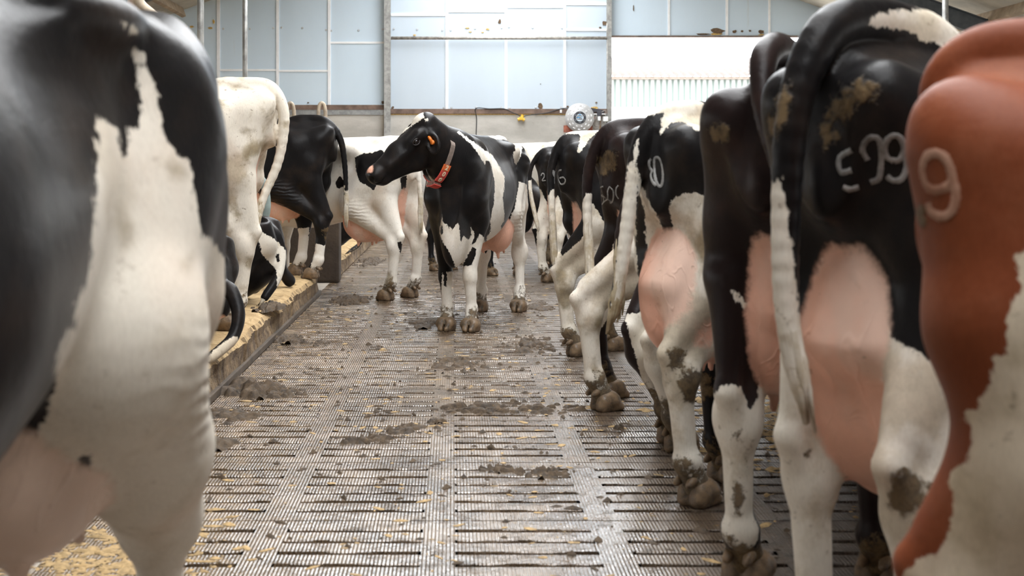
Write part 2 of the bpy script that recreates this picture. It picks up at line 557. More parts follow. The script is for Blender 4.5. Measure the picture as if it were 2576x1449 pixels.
    def tail(s, pts, r0=.045, r1=.019, switch=True, split=None):
        """Tail along local points; the last stretch carries the switch of hair."""
        P = [np.array(p) for p in arc_pts(pts, 5)]
        n = len(P)
        for i in range(n - 1):
            t0, t1 = i / (n - 1), (i + 1) / (n - 1)
            g = lambda t: r1 + (r0 - r1) * (1 - t) ** 1.6
            s.a(Cone(P[i], P[i + 1], g(t0), g(t1)), .03 if i < 3 else .012)
        s.tail_pts = P
        s.switch = switch
        return s
    def neck(s, base, mid, end, fwd, up, r=(.215, .165, .125), hs=1.0, flat=1.3, fa=(0, 1, 0), ears=None, poll=None):
        if poll is None: poll = end
        s.a(Cone(base, mid, r[0], r[1], flat, fa), .12)
        s.a(Cone(mid, end, r[1], r[2], flat * .9, fa), .08)
        add, sub, T, M = head_parts(poll, fwd, up, hs)
        s.add += add; s.sub += sub
        s.T, s.HM = T, M
        for q in (1, -1):
            if ears: o, fc = ears[q]
            else: o, fc = M @ np.array((-.15, q, -.25)), M @ np.array((.8, q * .3, -.2))
            ea, eb, root, E = ear_parts(T, M, q, hs * .9, o, fc)
            s.ear = getattr(s, 'ear', {}); s.ear[q] = (root, E)
            s.add += ea; s.sub += eb
        return s
    def graze(s):
        """Neck and head let down ahead, as at a feed fence."""
        return s.neck((1.36, 0, 1.15), (1.72, 0, .98), (1.98, 0, .86), (.62, 0, -.78), (.78, 0, .62))
    def brisket(s):
        s.a(Ball((1.40, 0, .74), (.17, .10, .17)), .09); return s
    def build(s):
        prims = s.add + s.udder
        lo = np.min([p.box()[0] for p, k in prims], 0) - .05; hi = np.max([p.box()[1] for p, k in prims], 0) + .05
        f = Field(lo, hi, s.res / s.scale)
        for p, k in s.add: f.add(p, k)
        for p, k in s.sub: f.sub(p, k)
        for p, k in s.udder: f.add(p, min(k, .03))
        V, F = f.mesh()
        me = mesh_from('body', V, F)
        me.shade_smooth()
        N = np.empty(len(V) * 3, np.float32); me.vertices.foreach_get('normal', N); N = N.reshape(-1, 3)
        fields = {'white': np.full(len(V), .06 if s.base == 'w' else -.06), 'pink': np.full(len(V), -.06), 'dirt': s.mud - V[:, 2], 'stain': np.full(len(V), -.1),
                  'fold': np.exp(-((V[:, 0] - .10) / .13) ** 2 - ((V[:, 2] - .73) / .10) ** 2)}
        if s.udder:
            X = V[:, 0][:, None, None]; 
            du = np.full(len(V), BIG)
            for p, k in s.udder:
                b0, b1 = p.box(); m = ((V > b0 - .05) & (V < b1 + .05)).all(1)
                if m.any():
                    q = V[m]
                    e = p(q[:, 0], q[:, 1], q[:, 2]); h = np.clip(.035 - np.abs(du[m] - e), 0, None); du[m] = np.minimum(du[m], e) - h * h / .14
            fields['pink'] = np.clip(.012 - du, -.06, .06)
        s.V, s.N = V, N
        paint(fields, V, N, s.patches)
        for k, a in fields.items():
            at_ = me.attributes.new(k, 'FLOAT', 'POINT'); at_.data.foreach_set('value', a.astype(np.float32))
        root = empty(s.name, s.M.translation, math.radians(s.heading)); root.scale = (s.scale,) * 3
        tag(root, s.label, s.cat, s.group)
        s.root = root
        s.body = link('body', me, s.mats['hide'], root)
        for (fx, fy, fr, turn) in s.hoof:
            h = link('hoof', hoof_mesh(fr), s.mats['hoof'], root)
            h.location = (fx, fy, 0); h.rotation_euler = (0, 0, math.radians(turn))
        if getattr(s, 'switch', False): s.tail_switch()
        return s
    def tail_switch(s):
        P = s.tail_pts; n = len(P)
        sw = [Vector(p) for p in P[int(n * .66):]]
        rnd = random.Random(sum(map(ord, s.key)) + len(P))
        mb = MB()
        m = len(sw)
        d = (sw[-1] - sw[-2]).normalized()
        for k in range(9):
            a = 2 * math.pi * k / 9
            off = Vector((math.cos(a), math.sin(a), 0)) * (.013 if k else 0)
            pts = [p + off * (.25 + .8 * min(1, i / max(1, m - 2)) ** 1.5) + Vector((rnd.uniform(-.003, .003), rnd.uniform(-.003, .003), 0)) for i, p in enumerate(sw)]
            pts.append(sw[-1] + off * .8 + d * rnd.uniform(.03, .09))
            rr = [.004 + .011 * math.sin(math.pi * min(1, (i / (len(pts) - 1)) ** .8 * 1.0)) ** .7 for i in range(len(pts))]
            rr[0] = .002; rr[-1] = .003
            mb.tube(pts, rr, 7)
        mb.build('tail_switch', s.mats['switch'], s.root, True)
# ------------------------------------------------------------------ hide, hair, horn
def hide_mat(name, dark=(.010, .0092, .0095), dark2=(.028, .020, .0155), white=(.74, .69, .60), soil=.5, dark_rough=.37, skin=(.73, .41, .30)):
    t = NT(name)
    o = t.obj()
    w = t.attr('white'); pk = t.attr('pink'); dr = t.attr('dirt')
    nf = t.noise(38, 4, .65, o); nh = t.noise(120, 3, .6, t.scale(o, (1, 1, .35)))
    jag = t.math('ADD', t.math('MULTIPLY', t.math('SUBTRACT', nf, .5), .030), t.math('MULTIPLY', t.math('SUBTRACT', nh, .5), .016))
    wm = t.ramp(t.math('ADD', w, jag), -.0025, .0025)
    n1 = t.noise(5.5, 6, .62, o); n2 = t.noise(2.2, 4, .6, o); n3 = t.noise(26, 5, .7, o)
    darkc = t.mix(t.ramp(n1, .45, .75, 0, .8), dark, dark2)
    stain = t.ramp(t.math('ADD', n1, t.math('MULTIPLY', t.math('SUBTRACT', n2, .5), .7)), .46, .62, 0, min(.9, soil * 1.25))
    wc = t.mix(stain, white, t.mix(t.ramp(n3, .4, .6), (.50, .41, .28), (.36, .285, .18)))
    fleck = t.ramp(n3, .61, .69, 0, min(1, soil * 1.1))
    wc = t.mix(fleck, wc, (.20, .15, .095))
    pinkish = t.ramp(t.noise(4.1, 3, .5, o), .48, .75, 0, .35)
    wc = t.mix(pinkish, wc, (.74, .58, .46))
    c = t.mix(wm, darkc, wc)
    hair = t.noise(220, 2, .5, t.scale(o, (1, 1, .22)))
    c = t.mix(t.ramp(hair, .3, .75, 0, .22), c, t.mix(.5, c, (.20, .16, .12), 'MULTIPLY'))
    st = t.ramp(t.math('ADD', t.attr('stain'), t.math('MULTIPLY', t.math('SUBTRACT', n1, .5), .10)), -.012, .030, 0, .80)
    c = t.mix(st, c, t.mix(t.ramp(n3, .4, .65), (.20, .155, .095), (.33, .26, .16)))
    # bare skin of the udder, veined
    sk = t.mix(t.ramp(n1, .35, .7), skin, tuple(min(1, s * 1.18) for s in skin))
    sk = t.mix(t.ramp(t.noise(3.0, 4, .55, t.scale(o, (1, 1, .5))), .46, .62, 0, .55), sk, (.74, .60, .50))
    sk = t.mix(t.ramp(n3, .66, .72, 0, .5), sk, (.25, .14, .09))
    vor = t.n('ShaderNodeTexNoise', i_Scale=9.0, i_Detail=2.0, i_Distortion=1.2); t.l(t.scale(o, (1, 1, .4)), vor.inputs['Vector'])
    vein = t.math('ABSOLUTE', t.math('SUBTRACT', vor.outputs['Fac'], .5))
    veinm = t.ramp(vein, .0, .035, 1, 0)
    pm = t.ramp(t.math('ADD', pk, t.math('MULTIPLY', t.math('SUBTRACT', nf, .5), .02)), -.006, .010)
    c = t.mix(pm, c, sk)
    # dung and mud
    dsum = t.math('ADD', dr, t.math('ADD', t.math('MULTIPLY', t.math('SUBTRACT', n1, .5), .34), t.math('MULTIPLY', t.math('SUBTRACT', n3, .5), .34)))
    dm = t.ramp(dsum, -.01, .045, 0, .93)
    dcol = t.mix(t.ramp(n3, .35, .65), (.050, .034, .020), (.165, .112, .058))
    c = t.mix(dm, c, dcol)
    rough = t.math('ADD', t.math('MULTIPLY', wm, .22), dark_rough)
    rough = t.math('ADD', rough, t.math('MULTIPLY', t.math('SUBTRACT', n1, .5), .15))
    nrm = t.bump(hair, .16, .004)
    nrm = t.bump(t.math('MULTIPLY', n1, t.math('SUBTRACT', 1.0, pm)), .25, .020, nrm)
    wv = t.n('ShaderNodeTexWave', wave_type='BANDS', bands_direction='Z', i_Scale=9.5, i_Distortion=5.0, i_Detail=2.0); wv.inputs['Detail Scale'].default_value = 1.2
    t.l(o, wv.inputs['Vector'])
    nrm = t.bump(t.math('MULTIPLY', wv.outputs['Fac'], t.math('MULTIPLY', t.attr('fold'), t.math('SUBTRACT', 1.0, pm))), .55, .010, nrm)
    nrm = t.bump(t.math('MULTIPLY', veinm, pm), .35, .006, nrm)
    nrm = t.bump(t.math('MULTIPLY', n3, dm), .8, .012, nrm)
    t.out(c, rough, None, nrm, .13)
    t.b.inputs['Sheen Weight'].default_value = .02
    t.b.inputs['Sheen Roughness'].default_value = .4
    t.b.inputs['Sheen Tint'].default_value = (.85, .88, 1, 1)
    return t.m

def hoof_mat():
    t = NT('hoof_horn')
    n = t.noise(22, 5, .7); n2 = t.noise(90, 3, .6)
    c = t.mix(t.ramp(n, .3, .66), (.045, .032, .020), (.215, .140, .078))
    return t.out(c, t.ramp(n2, .3, .7, .35, .75), None, t.bump(n, .5, .010))

def hair_mat(name, col, col2):
    t = NT(name)
    n = t.noise(14, 5, .65)
    c = t.mix(t.ramp(n, .35, .68), col, col2)
    return t.out(c, .75, None, t.bump(t.noise(160, 3, .6, t.scale(t.obj(), (1, 1, .15))), .5, .006))

HOOF_M = hoof_mat()
SW_WHITE = hair_mat('switch_hair_white', (.62, .57, .49), (.42, .34, .22))
SW_DIRTY = hair_mat('switch_hair_dirty', (.50, .42, .29), (.26, .19, .10))
SW_DARK = hair_mat('switch_hair_dark', (.035, .03, .026), (.10, .075, .05))
HIDE = {
    'black': hide_mat('hide_black_white'),
    'clean': hide_mat('hide_black_white_clean', soil=.24, white=(.78, .735, .66)),
    'pale': hide_mat('hide_black_white_pale', soil=.25, white=(.70, .645, .555), skin=(.60, .46, .37)),
    'brown': hide_mat('hide_brownblack_white', dark=(.015, .0095, .009), dark2=(.034, .019, .015)),
    'red': hide_mat('hide_red_white', dark=(.205, .054, .021), dark2=(.28, .095, .045), white=(.66, .56, .43), dark_rough=.5),
    'soiled': hide_mat('hide_white_soiled', soil=.62, white=(.76, .70, .60)),
    'filthy': hide_mat('hide_red_white_soiled', dark=(.20, .06, .03), dark2=(.22, .08, .04), soil=.75),
}
def mats(h, sw=SW_WHITE): return {'hide': HIDE[h], 'hoof': HOOF_M, 'switch': sw}
# ------------------------------------------------------------------ barn shell
WY = 24.7                      # back wall, face towards the aisle
def wx(px): return (px - CX) * WY / F_PX
def wz(py): return EYE - (py - CY) * WY / F_PX

# ---- slatted floor: slots across the aisle, in rows between solid bands, over a slurry pit
def floor_mat():
    t = NT('wet_slatted_concrete')
    o = t.obj()
    n1 = t.noise(.8, 5, .6, o); n2 = t.noise(3.4, 6, .65, o); n3 = t.noise(30, 5, .7, o); n4 = t.noise(11, 5, .65, o)
    c = t.mix(t.ramp(n2, .34, .68), (.100, .065, .040), (.245, .165, .098))
    c = t.mix(t.ramp(n1, .5, .75, 0, .5), c, (.33, .22, .115))
    c = t.mix(t.ramp(n4, .57, .70, 0, .8), c, (.055, .041, .029))
    c = t.mix(t.ramp(n3, .66, .76, 0, .7), c, (.30, .20, .10))
    gv = t.n('ShaderNodeTexWave', wave_type='BANDS', bands_direction='X', i_Scale=26.0, i_Distortion=.9, i_Detail=1.0)
    gv.inputs['Detail Scale'].default_value = 3.0
    t.l(o, gv.inputs['Vector'])
    groove = gv.outputs['Fac']
    c = t.mix(t.math('MULTIPLY', t.ramp(groove, .45, .0, 0, 1), .30), c, (.045, .034, .026))
    sxx = t.n('ShaderNodeSeparateXYZ'); t.l(o, sxx.inputs[0])
    row_dark = t.ramp(t.math('ADD', sxx.outputs[0], t.math('MULTIPLY', t.math('SUBTRACT', n2, .5), 1.1)), .45, .95)   # darker brown and duller where the row stands
    c = t.mix(t.math('MULTIPLY', row_dark, .80), c, t.mix(t.ramp(n4, .4, .65), (.095, .066, .043), (.045, .031, .021)))
    dry = t.ramp(t.math('ADD', sxx.outputs[0], t.math('MULTIPLY', t.math('SUBTRACT', n2, .5), 1.6)), -.35, -1.15)   # sawdust trodden off the beds
    c = t.mix(t.math('MULTIPLY', dry, t.ramp(n4, .40, .62, 0, .75)), c, (.31, .205, .105))
    wet = t.ramp(t.math('ADD', n2, t.math('MULTIPLY', t.math('SUBTRACT', n1, .5), .8)), .34, .66)
    r = t.math('ADD', t.math('MULTIPLY', wet, .16), .17)
    r = t.math('ADD', r, t.math('MULTIPLY', t.ramp(n3, .55, .75), .3))
    r = t.math('ADD', r, t.math('MULTIPLY', t.ramp(n4, .57, .70), .15))
    nrm = t.bump(groove, .55, .006)
    nrm = t.bump(n4, .35, .03, nrm)
    nrm = t.bump(n3, .40, .010, nrm)
    t.l(t.math('MULTIPLY', t.math('SUBTRACT', 1.0, t.math('MULTIPLY', row_dark, .88)), t.math('SUBTRACT', 1.0, t.math('MULTIPLY', t.ramp(n4, .50, .66), .85))), t.b.inputs['Coat Weight'])
    r = t.math('ADD', r, t.math('MULTIPLY', row_dark, .22))
    t.l(t.math('ADD', t.math('MULTIPLY', wet, .14), .10), t.b.inputs['Coat Roughness'])
    t.b.inputs['Coat IOR'].default_value = 1.75
    t.l(t.bump(n4, .25, .02, t.bump(groove, .35, .004)), t.b.inputs['Coat Normal'])
    return t.out(c, r, None, nrm, .8)

FLOOR_M = floor_mat()
P_SLOT, SLOT_W = .1327, .039
X0, X1 = -1.24, 3.55
bands = [(-.046 + .548 * k) for k in range(-3, 8)]
def slatted_floor():
    V, F = [], []
    def quad(a, b, c, d):
        i = len(V); V.extend([a, b, c, d]); F.append((i, i + 1, i + 2, i + 3))
    def top(x0, x1, y0, y1):
        n = max(1, int((x1 - x0) / .5))
        for k in range(n):
            a, b = x0 + (x1 - x0) * k / n, x0 + (x1 - x0) * (k + 1) / n
            quad((a, y0, 0), (b, y0, 0), (b, y1, 0), (a, y1, 0))
    rnd = random.Random(3)
    j0 = 5.705
    k = int((-4 - j0) / P_SLOT)
    Y = j0 + k * P_SLOT
    prev = Y - .1
    while Y < WY - .02:
        joint = (k % 7 == 0)
        w = .010 if joint else SLOT_W
        ya, yb = Y - w / 2, Y + w / 2
        top(X0, X1, prev, ya)
        if joint: spans = [(X0, X1)]
        else:
            ed = [X0] + [e for b in bands if X0 + .06 < b < X1 - .06 for e in (b - .052, b + .052)] + [X1]
            spans = [(ed[i], ed[i + 1]) for i in range(0, len(ed), 2)]
            for i in range(1, len(ed) - 1, 2): top(ed[i], ed[i + 1], ya, yb)
        for (a, b) in spans:
            if not joint: a += rnd.uniform(0, .012); b -= rnd.uniform(0, .012)
            n = 9 if Y < 13 and not joint and b - a < .8 else 1           # worn, partly clogged edges
            ja = [rnd.choice((0, 0, .003, .006, .010)) * (n > 1) for _ in range(n + 1)]; jb = [rnd.choice((0, 0, .002, .005, .009)) * (n > 1) for _ in range(n + 1)]
            for q in range(n):
                u, v = a + (b - a) * q / n, a + (b - a) * (q + 1) / n
                pa, pb, ra, rb = ya + ja[q], ya + ja[q + 1], yb - jb[q], yb - jb[q + 1]
                if n > 1:
                    quad((u, ya, 0), (v, ya, 0), (v, pb, -.003), (u, pa, -.003)); quad((u, ra, -.003), (v, rb, -.003), (v, yb, 0), (u, yb, 0))
                    if rnd.random() < .06: quad((u, pa, -.012), (v, pb, -.008), (v, rb, -.010), (u, ra, -.014))
                quad((u, pa, -.003 * (n > 1)), (v, pb, -.003 * (n > 1)), (v, pb + .003, -.14), (u, pa + .003, -.14))
                quad((v, rb, -.003 * (n > 1)), (u, ra, -.003 * (n > 1)), (u, ra - .003, -.14), (v, rb - .003, -.14))
            quad((a, ya, 0), (a, ya, -.14), (a, yb, -.14), (a, yb, 0))
            quad((b, ya, 0), (b, yb, 0), (b, yb, -.14), (b, ya, -.14))
        prev = yb; Y += P_SLOT; k += 1
    top(X0, X1, prev, WY)
    me = mesh_from('floor', V, F)
    return tag(link('floor', me, FLOOR_M), 'wet brown slatted concrete aisle floor', kind='structure')
slatted_floor()
PIT_M = simple('slurry', (.012, .010, .008), .35)
mb = MB(); mb.box(X0, X1, -4.5, WY, -.20, -.145); tag(mb.build('floor_pit', PIT_M), kind='structure')
CONC = simple('floor_concrete', (.34, .30, .25), .75, 0, .25, 3, .2)
mb = MB(); mb.box(X1, 11, -14, WY, -.2, .0).box(-11, X1, -14, -4.5, -.2, 0).box(-11, -3.9, -4.5, WY, -.2, .0).box(-4.0, X0, 12.9, 14.7, -.2, -.002).box(-4.0, X0, 24.2, WY, -.2, -.002).box(-4.2, X0, -4.5, 5.4, -.2, -.002)
tag(mb.build('floor_concrete', CONC), kind='structure')

# ---- back wall
def conc_mat():
    t = NT('weathered_concrete')
    o = t.obj()
    n1 = t.noise(1.1, 6, .62, t.scale(o, (1, 1, 2.5))); n2 = t.noise(9, 6, .7, o); n3 = t.noise(40, 4, .7, o)
    z = t.n('ShaderNodeSeparateXYZ'); t.l(o, z.inputs[0])
    c = t.mix(t.ramp(n1, .35, .7), (.40, .385, .35), (.56, .54, .50))
    c = t.mix(t.ramp(n2, .58, .74, 0, .45), c, (.30, .27, .23))
    splash = t.math('ADD', t.ramp(z.outputs[2], 1.15, .25, 0, .55), t.math('MULTIPLY', t.math('SUBTRACT', n2, .5), 1.1))
    c = t.mix(t.ramp(splash, .22, .55, 0, .8), c, (.23, .165, .125))
    c = t.mix(t.ramp(t.math('ADD', n3, t.ramp(z.outputs[2], 1.3, .3, 0, .12)), .66, .72, 0, .8), c, (.10, .075, .06))
    return t.out(c, .85, None, t.bump(n2, .25, .02))
CONCW = conc_mat()
def panel_mat(name, base, dirty=.3):
    t = NT(name)
    o = t.obj()
    n1 = t.noise(.9, 5, .6, t.scale(o, (1, 1, .4))); n2 = t.noise(7, 5, .7, t.scale(o, (1.6, 1, .12))); n3 = t.noise(60, 3, .6, o)
    c = t.mix(t.ramp(n1, .3, .75), tuple(x * .94 for x in base), base)
    c = t.mix(t.ramp(n2, .62, .80, 0, dirty), c, (.50, .49, .45))
    c = t.mix(t.ramp(n3, .74, .78, 0, dirty), c, (.30, .27, .23))
    return t.out(c, .48, None, t.bump(n1, .05, .02), .4)
PANEL = panel_mat('pale_blue_panel', (.55, .635, .715))
PANEL_G = panel_mat('grey_blue_panel', (.63, .755, .86), .5)
PANEL_D = panel_mat('grey_dull_panel', (.55, .545, .535), .9)
WHITE = simple('white_joint_strip', (.88, .90, .92), .45, 0, .04)
GALV = simple('galvanised_steel', (.36, .36, .345), .45, .55, .25, 14, .1)
GALV_L = simple('galvanised_steel_light', (.34, .35, .35), .42, .6, .2, 14, .1)
RUST = simple('brown_timber_rail', (.17, .115, .090), .8, 0, .35, 6, .2)

mb = MB()
mb.box(-11, 2.74, WY, WY + .16, 0, wz(287))
mb.box(6.62, 11, WY, WY + .16, 0, wz(287))
tag(mb.build('wall_back', CONCW), 'pale weathered concrete back wall under the cladding', kind='structure')
mb = MB(); mb.box(-4, 2.74, WY - .05, WY, 0, wz(572)); tag(mb.build('baseboard_back', simple('concrete_foot', (.20, .15, .12), .8, 0, .3, 5)), kind='structure')
# cladding bays: left, middle, over the door opening, right
def bay(name, mat, x0, x1, z0, z1, vert, horiz):
    b = MB(); b.box(x0, x1, WY + .03, WY + .10, z0, z1)
    o = tag(b.build(name, mat), kind='structure')
    s = MB()
    for (x, w, za, zb) in vert: s.box(x - w / 2, x + w / 2, WY + .012, WY + .034, za, zb)
    for (z, w, xa, xb) in horiz: s.box(xa, xb, WY + .014, WY + .034, z - w / 2, z + w / 2)
    tag(s.build('joint_strips', WHITE, o))
    return o
ZT, ZB = 7.2, wz(268)
left = bay('wall_back_cladding_left', PANEL_G, wx(397), wx(967), ZB, ZT,
    [(wx(549), .055, ZB, ZT), (wx(698), .048, ZB, ZT), (wx(828), .048, ZB, ZT)],
    [(wz(176), .034, wx(552), wx(697)), (wz(178), .034, wx(700), wx(826)), (wz(107), .036, wx(830), wx(966))])
ZB2 = wz(275)
mid = bay('wall_back_cladding_middle', PANEL, wx(967), wx(1535), ZB2, ZT,
    [(wx(1124), .048, ZB2, ZT), (wx(1273), .048, ZB2, ZT), (wx(1421), .045, ZB2, ZT)],
    [(wz(37), .042, wx(984), wx(1122)), (wz(28), .042, wx(1126), wx(1271)), (wz(17), .04, wx(1275), wx(1419)), (wz(10), .04, wx(1423), wx(1527)), (wz(75), .036, wx(1423), wx(1527))])
over = bay('wall_back_cladding_over_door', PANEL_G, wx(1535), wx(2090), wz(89), ZT,
    [(wx(1683), .04, wz(89), ZT), (wx(1829), .045, wz(89), ZT), (wx(1936), .04, wz(89), ZT)], [])
right = bay('wall_back_cladding_right', PANEL_D, wx(2090), 11.0, wz(287), ZT,
    [(wx(2225), .05, wz(287), ZT), (wx(2298), .04, wz(287), ZT)], [])
farl = bay('wall_back_cladding_far_left', PANEL_D, -11, wx(397), wz(287), ZT, [(wx(330), .05, wz(287), ZT)], [])
# broken and peeled spots in the sheets
HOLE = simple('torn_foam_hole', (.13, .085, .05), .9, 0, .5, 60)
FOAM_AND_LIT_GAP = simple('yellow_foam_and_lit_gap', (.62, .42, .14), .9, 0, .35, 60)
def scrap(parent, mat, px, py, w, h, seed, name='torn_patch'):
    rnd = random.Random(seed)
    b = bmesh.new(); vs = []; vb = []
    n = 11
    for k in range(n):
        a = 2 * math.pi * k / n; r = rnd.uniform(.55, 1.0)
        x, z = wx(px) + math.cos(a) * r * w / 290, wz(py) + math.sin(a) * r * h / 290
        vs.append(b.verts.new((x, WY + .024 - rnd.uniform(0, .016), z))); vb.append(b.verts.new((x, WY + .034, z)))
    b.faces.new(vs); b.faces.new(vb[::-1])
    for k in range(n): b.faces.new((vs[k], vb[k], vb[(k + 1) % n], vs[(k + 1) % n]))
    m = bpy.data.meshes.new(name); b.to_mesh(m); b.free()
    link(name, m, mat, parent)
for i, (p, m, x, y, w, h) in enumerate([(left, FOAM_AND_LIT_GAP, 438, 63, 16, 7), (left, FOAM_AND_LIT_GAP, 466, 68, 11, 6), (left, FOAM_AND_LIT_GAP, 482, 67, 14, 6), (left, FOAM_AND_LIT_GAP, 529, 70, 14, 7), (left, FOAM_AND_LIT_GAP, 537, 54, 8, 12),
        (left, HOLE, 963, 258, 8, 12), (left, HOLE, 775, 258, 6, 4),
        (mid, FOAM_AND_LIT_GAP, 1175, 70, 15, 4), (mid, FOAM_AND_LIT_GAP, 1183, 80, 11, 4), (mid, FOAM_AND_LIT_GAP, 1227, 73, 12, 6), (mid, HOLE, 1257, 54, 9, 14), (mid, FOAM_AND_LIT_GAP, 1214, 81, 9, 3), (mid, FOAM_AND_LIT_GAP, 1043, 88, 10, 5),
        (mid, HOLE, 1521, 58, 14, 16), (mid, HOLE, 1510, 69, 9, 5), (mid, HOLE, 1359, 267, 14, 17), (mid, HOLE, 988, 270, 9, 8), (mid, HOLE, 1500, 258, 6, 5), (mid, FOAM_AND_LIT_GAP, 1497, 271, 24, 8), (mid, HOLE, 1428, 268, 8, 6), (mid, HOLE, 1360, 211, 3, 2),
        (over, HOLE, 1594, 20, 3, 18), (over, HOLE, 1807, 77, 40, 17), (over, FOAM_AND_LIT_GAP, 1800, 85, 36, 8), (over, HOLE, 1770, 85, 42, 5), (over, HOLE, 1848, 79, 14, 9), (over, HOLE, 1868, 78, 8, 6), (over, HOLE, 1887, 77, 7, 6), (over, HOLE, 1915, 80, 22, 14), (over, FOAM_AND_LIT_GAP, 1916, 87, 18, 5),
        (right, FOAM_AND_LIT_GAP, 2108, 66, 24, 5), (right, FOAM_AND_LIT_GAP, 2264, 61, 7, 5), (right, HOLE, 2398, 44, 14, 16)]):
    scrap(p, m, x, y, w, h, i)
sc = MB()
for px, py in [(561, 72), (628, 72), (687, 70), (708, 69), (760, 70), (820, 75), (833, 77), (902, 76), (963, 73), (991, 72), (1050, 73), (1113, 76), (1134, 75), (1195, 71), (1262, 69), (1281, 67), (1340, 69), (1414, 70), (1117, 271), (1136, 271), (1198, 269), (1262, 270), (1282, 271), (1348, 270), (1412, 270)]:
    sc.lathe([(.0001, WY + .016), (.016, WY + .016), (.020, WY + .028)], 10, (wx(px), 0, wz(py)), 'y')
sc.build('screw_heads', simple('screw_washer', (.55, .58, .60), .4, .5), mid)

# rails between cladding and concrete, door lintel
mb = MB(); mb.box(wx(700) - 3, wx(967), WY - .03, WY + .04, wz(276), wz(264)); tag(mb.build('trim_1', RUST), kind='structure')
mb = MB(); mb.box(wx(700) - 3, wx(967), WY - .02, WY + .03, wz(289), wz(275.5)); tag(mb.build('trim_2', GALV_L), kind='structure')
mb = MB(); mb.box(wx(983), wx(1530), WY - .03, WY + .03, wz(286.3), wz(274)); tag(mb.build('trim_3', RUST), kind='structure')
mb = MB(); mb.box(wx(983), wx(1425), WY - .008, WY + .02, wz(289), wz(286.4)); tag(mb.build('lit_gap_strip', FOAM_AND_LIT_GAP), kind='structure')  # lit gap under the rail, its light painted as a yellow strip
mb = MB(); mb.box(wx(1537), wx(2090), WY - .02, WY + .12, wz(93.5), wz(89)); tag(mb.build('trim_5', RUST), kind='structure')
mb = MB(); mb.box(wx(1537), wx(2090), WY - .03, WY + .02, wz(91), wz(89.6)); tag(mb.build('trim_6', GALV_L), kind='structure')

def h_post(px, w, label, mat=GALV, z1=ZT, dY=.14):
    x = wx(px) ; b = MB()
    b.box(x - w / 2, x + w / 2, WY - .012 - dY, WY - dY, 0, z1)
    b.box(x - .006, x + .006, WY - dY, WY - .012, 0, z1)
    b.box(x - w / 2, x + w / 2, WY - .012, WY + .0, 0, z1)
    return tag(b.build('steel_column', mat), label, 'column', kind='structure')
h_post(975, .110, 'grey steel column at the left edge of the bright wall bay')
h_post(1531, .075, 'grey steel column beside the door opening and the round disc')
h_post(2089, .060, 'thin grey steel column at the right edge of the door opening', GALV_L)
h_post(392, .10, 'brown grey column at the far left of the back wall', simple('dull_column', (.36, .31, .25), .8))
mb = MB(); mb.tube([(wx(984), WY - .10, wz(97)), (wx(1527), WY - .10, wz(97))], .028, 14)
mb.tube([(wx(1527), WY - .10, wz(97)), (wx(1525.5), WY - .10, wz(60)), ], .012, 8).tube([(wx(1526), WY - .1, wz(97)), (wx(1527), WY - .1, wz(200)), (wx(1529), WY - .08, wz(290))], .012, 8)
tag(mb.build('wall_pipe', simple('stained_pipe', (.40, .38, .35), .5, .3, .4, 20), None, True), 'horizontal grey pipe across the bright wall bay', 'pipe')

# ---- roof: two slopes with an open ridge, rafters; low side walls with open sides above
ROOF_M = simple('fibre_cement_roof', (.46, .43, .37), .85, 0, .2, 2)
RX, RZ, SL = .9, 5.88, .36
def roof(name, s):
    b = bmesh.new()
    xs = [1.45, 12.2]
    for (ya, yb) in ((-14, WY + .4),):
        v = []
        for dz in (0, .06):
            for x, y in ((xs[0], ya), (xs[1], ya), (xs[1], yb), (xs[0], yb)):
                v.append(b.verts.new((RX + s * x, y, RZ - SL * x + dz)))
        b.faces.new(v[:4]); b.faces.new(v[4:][::-1])
        for k in range(4): b.faces.new((v[k], v[(k + 1) % 4], v[4 + (k + 1) % 4], v[4 + k]))
    bmesh.ops.recalc_face_normals(b, faces=b.faces)
    m = bpy.data.meshes.new(name); b.to_mesh(m); b.free()
    return tag(link(name, m, ROOF_M), kind='structure')
roof('ceiling_left', -1); roof('ceiling_right', 1)
mb = MB(); mb.box(RX - 1.6, RX + 1.6, -14, -1.0, RZ - .50, RZ - .44); tag(mb.build('ridge_cover_added', ROOF_M), kind='structure')  # unseen cover added over the near ridge to cut the light there
PURL = simple('timber_purlin', (.33, .25, .17), .85, 0, .25, 5)
mb = MB()
for s in (-1, 1):
    for k in range(8):
        x = 1.6 + k * 1.32
        mb.obox((RX + s * x, (WY - 14) / 2, RZ - SL * x - .08), (.07, WY + 13.6, .16), Matrix.Rotation(s * math.atan(SL), 3, 'Y'))
tag(mb.build('ceiling_purlins', PURL), kind='structure')
STEEL = simple('dark_steel_beam', (.085, .095, .105), .5, .3, .2, 6)
for i, y in enumerate((20.6, 14.6, 8.6, 2.6, -3.4, -9.4)):
    b = MB()
    for s in (-1, 1):
        L = 11.2 / math.cos(math.atan(SL)); a = s * math.atan(SL)
        Mx = Matrix.Rotation(a, 3, 'Y')
        c0 = Vector((RX + s * 5.6, y, RZ - SL * 5.6 - .28))
        for dz, h, w in ((.12, .014, .14), (0, .24, .012), (-.12, .014, .14)):
            b.obox(c0 + Mx @ Vector((0, 0, dz)), (L, w, h), Mx)
    tag(b.build('roof_beam', STEEL), 'dark steel rafter under the sloping roof', 'beam', 'roof rafters', kind='structure')
mb = MB(); mb.box(-11.3, 11.3, -14.3, -14, 0, 6.2); tag(mb.build('wall_front_added', CONCW), kind='structure')  # unseen wall added to keep out light from behind the camera
mb = MB(); mb.box(-11.3, -11.1, -14, WY, 0, 1.0); tag(mb.build('wall_left', CONCW), kind='structure')
mb = MB(); mb.box(11.1, 11.3, -14, WY, 0, 1.0); tag(mb.build('wall_right', CONCW), kind='structure')

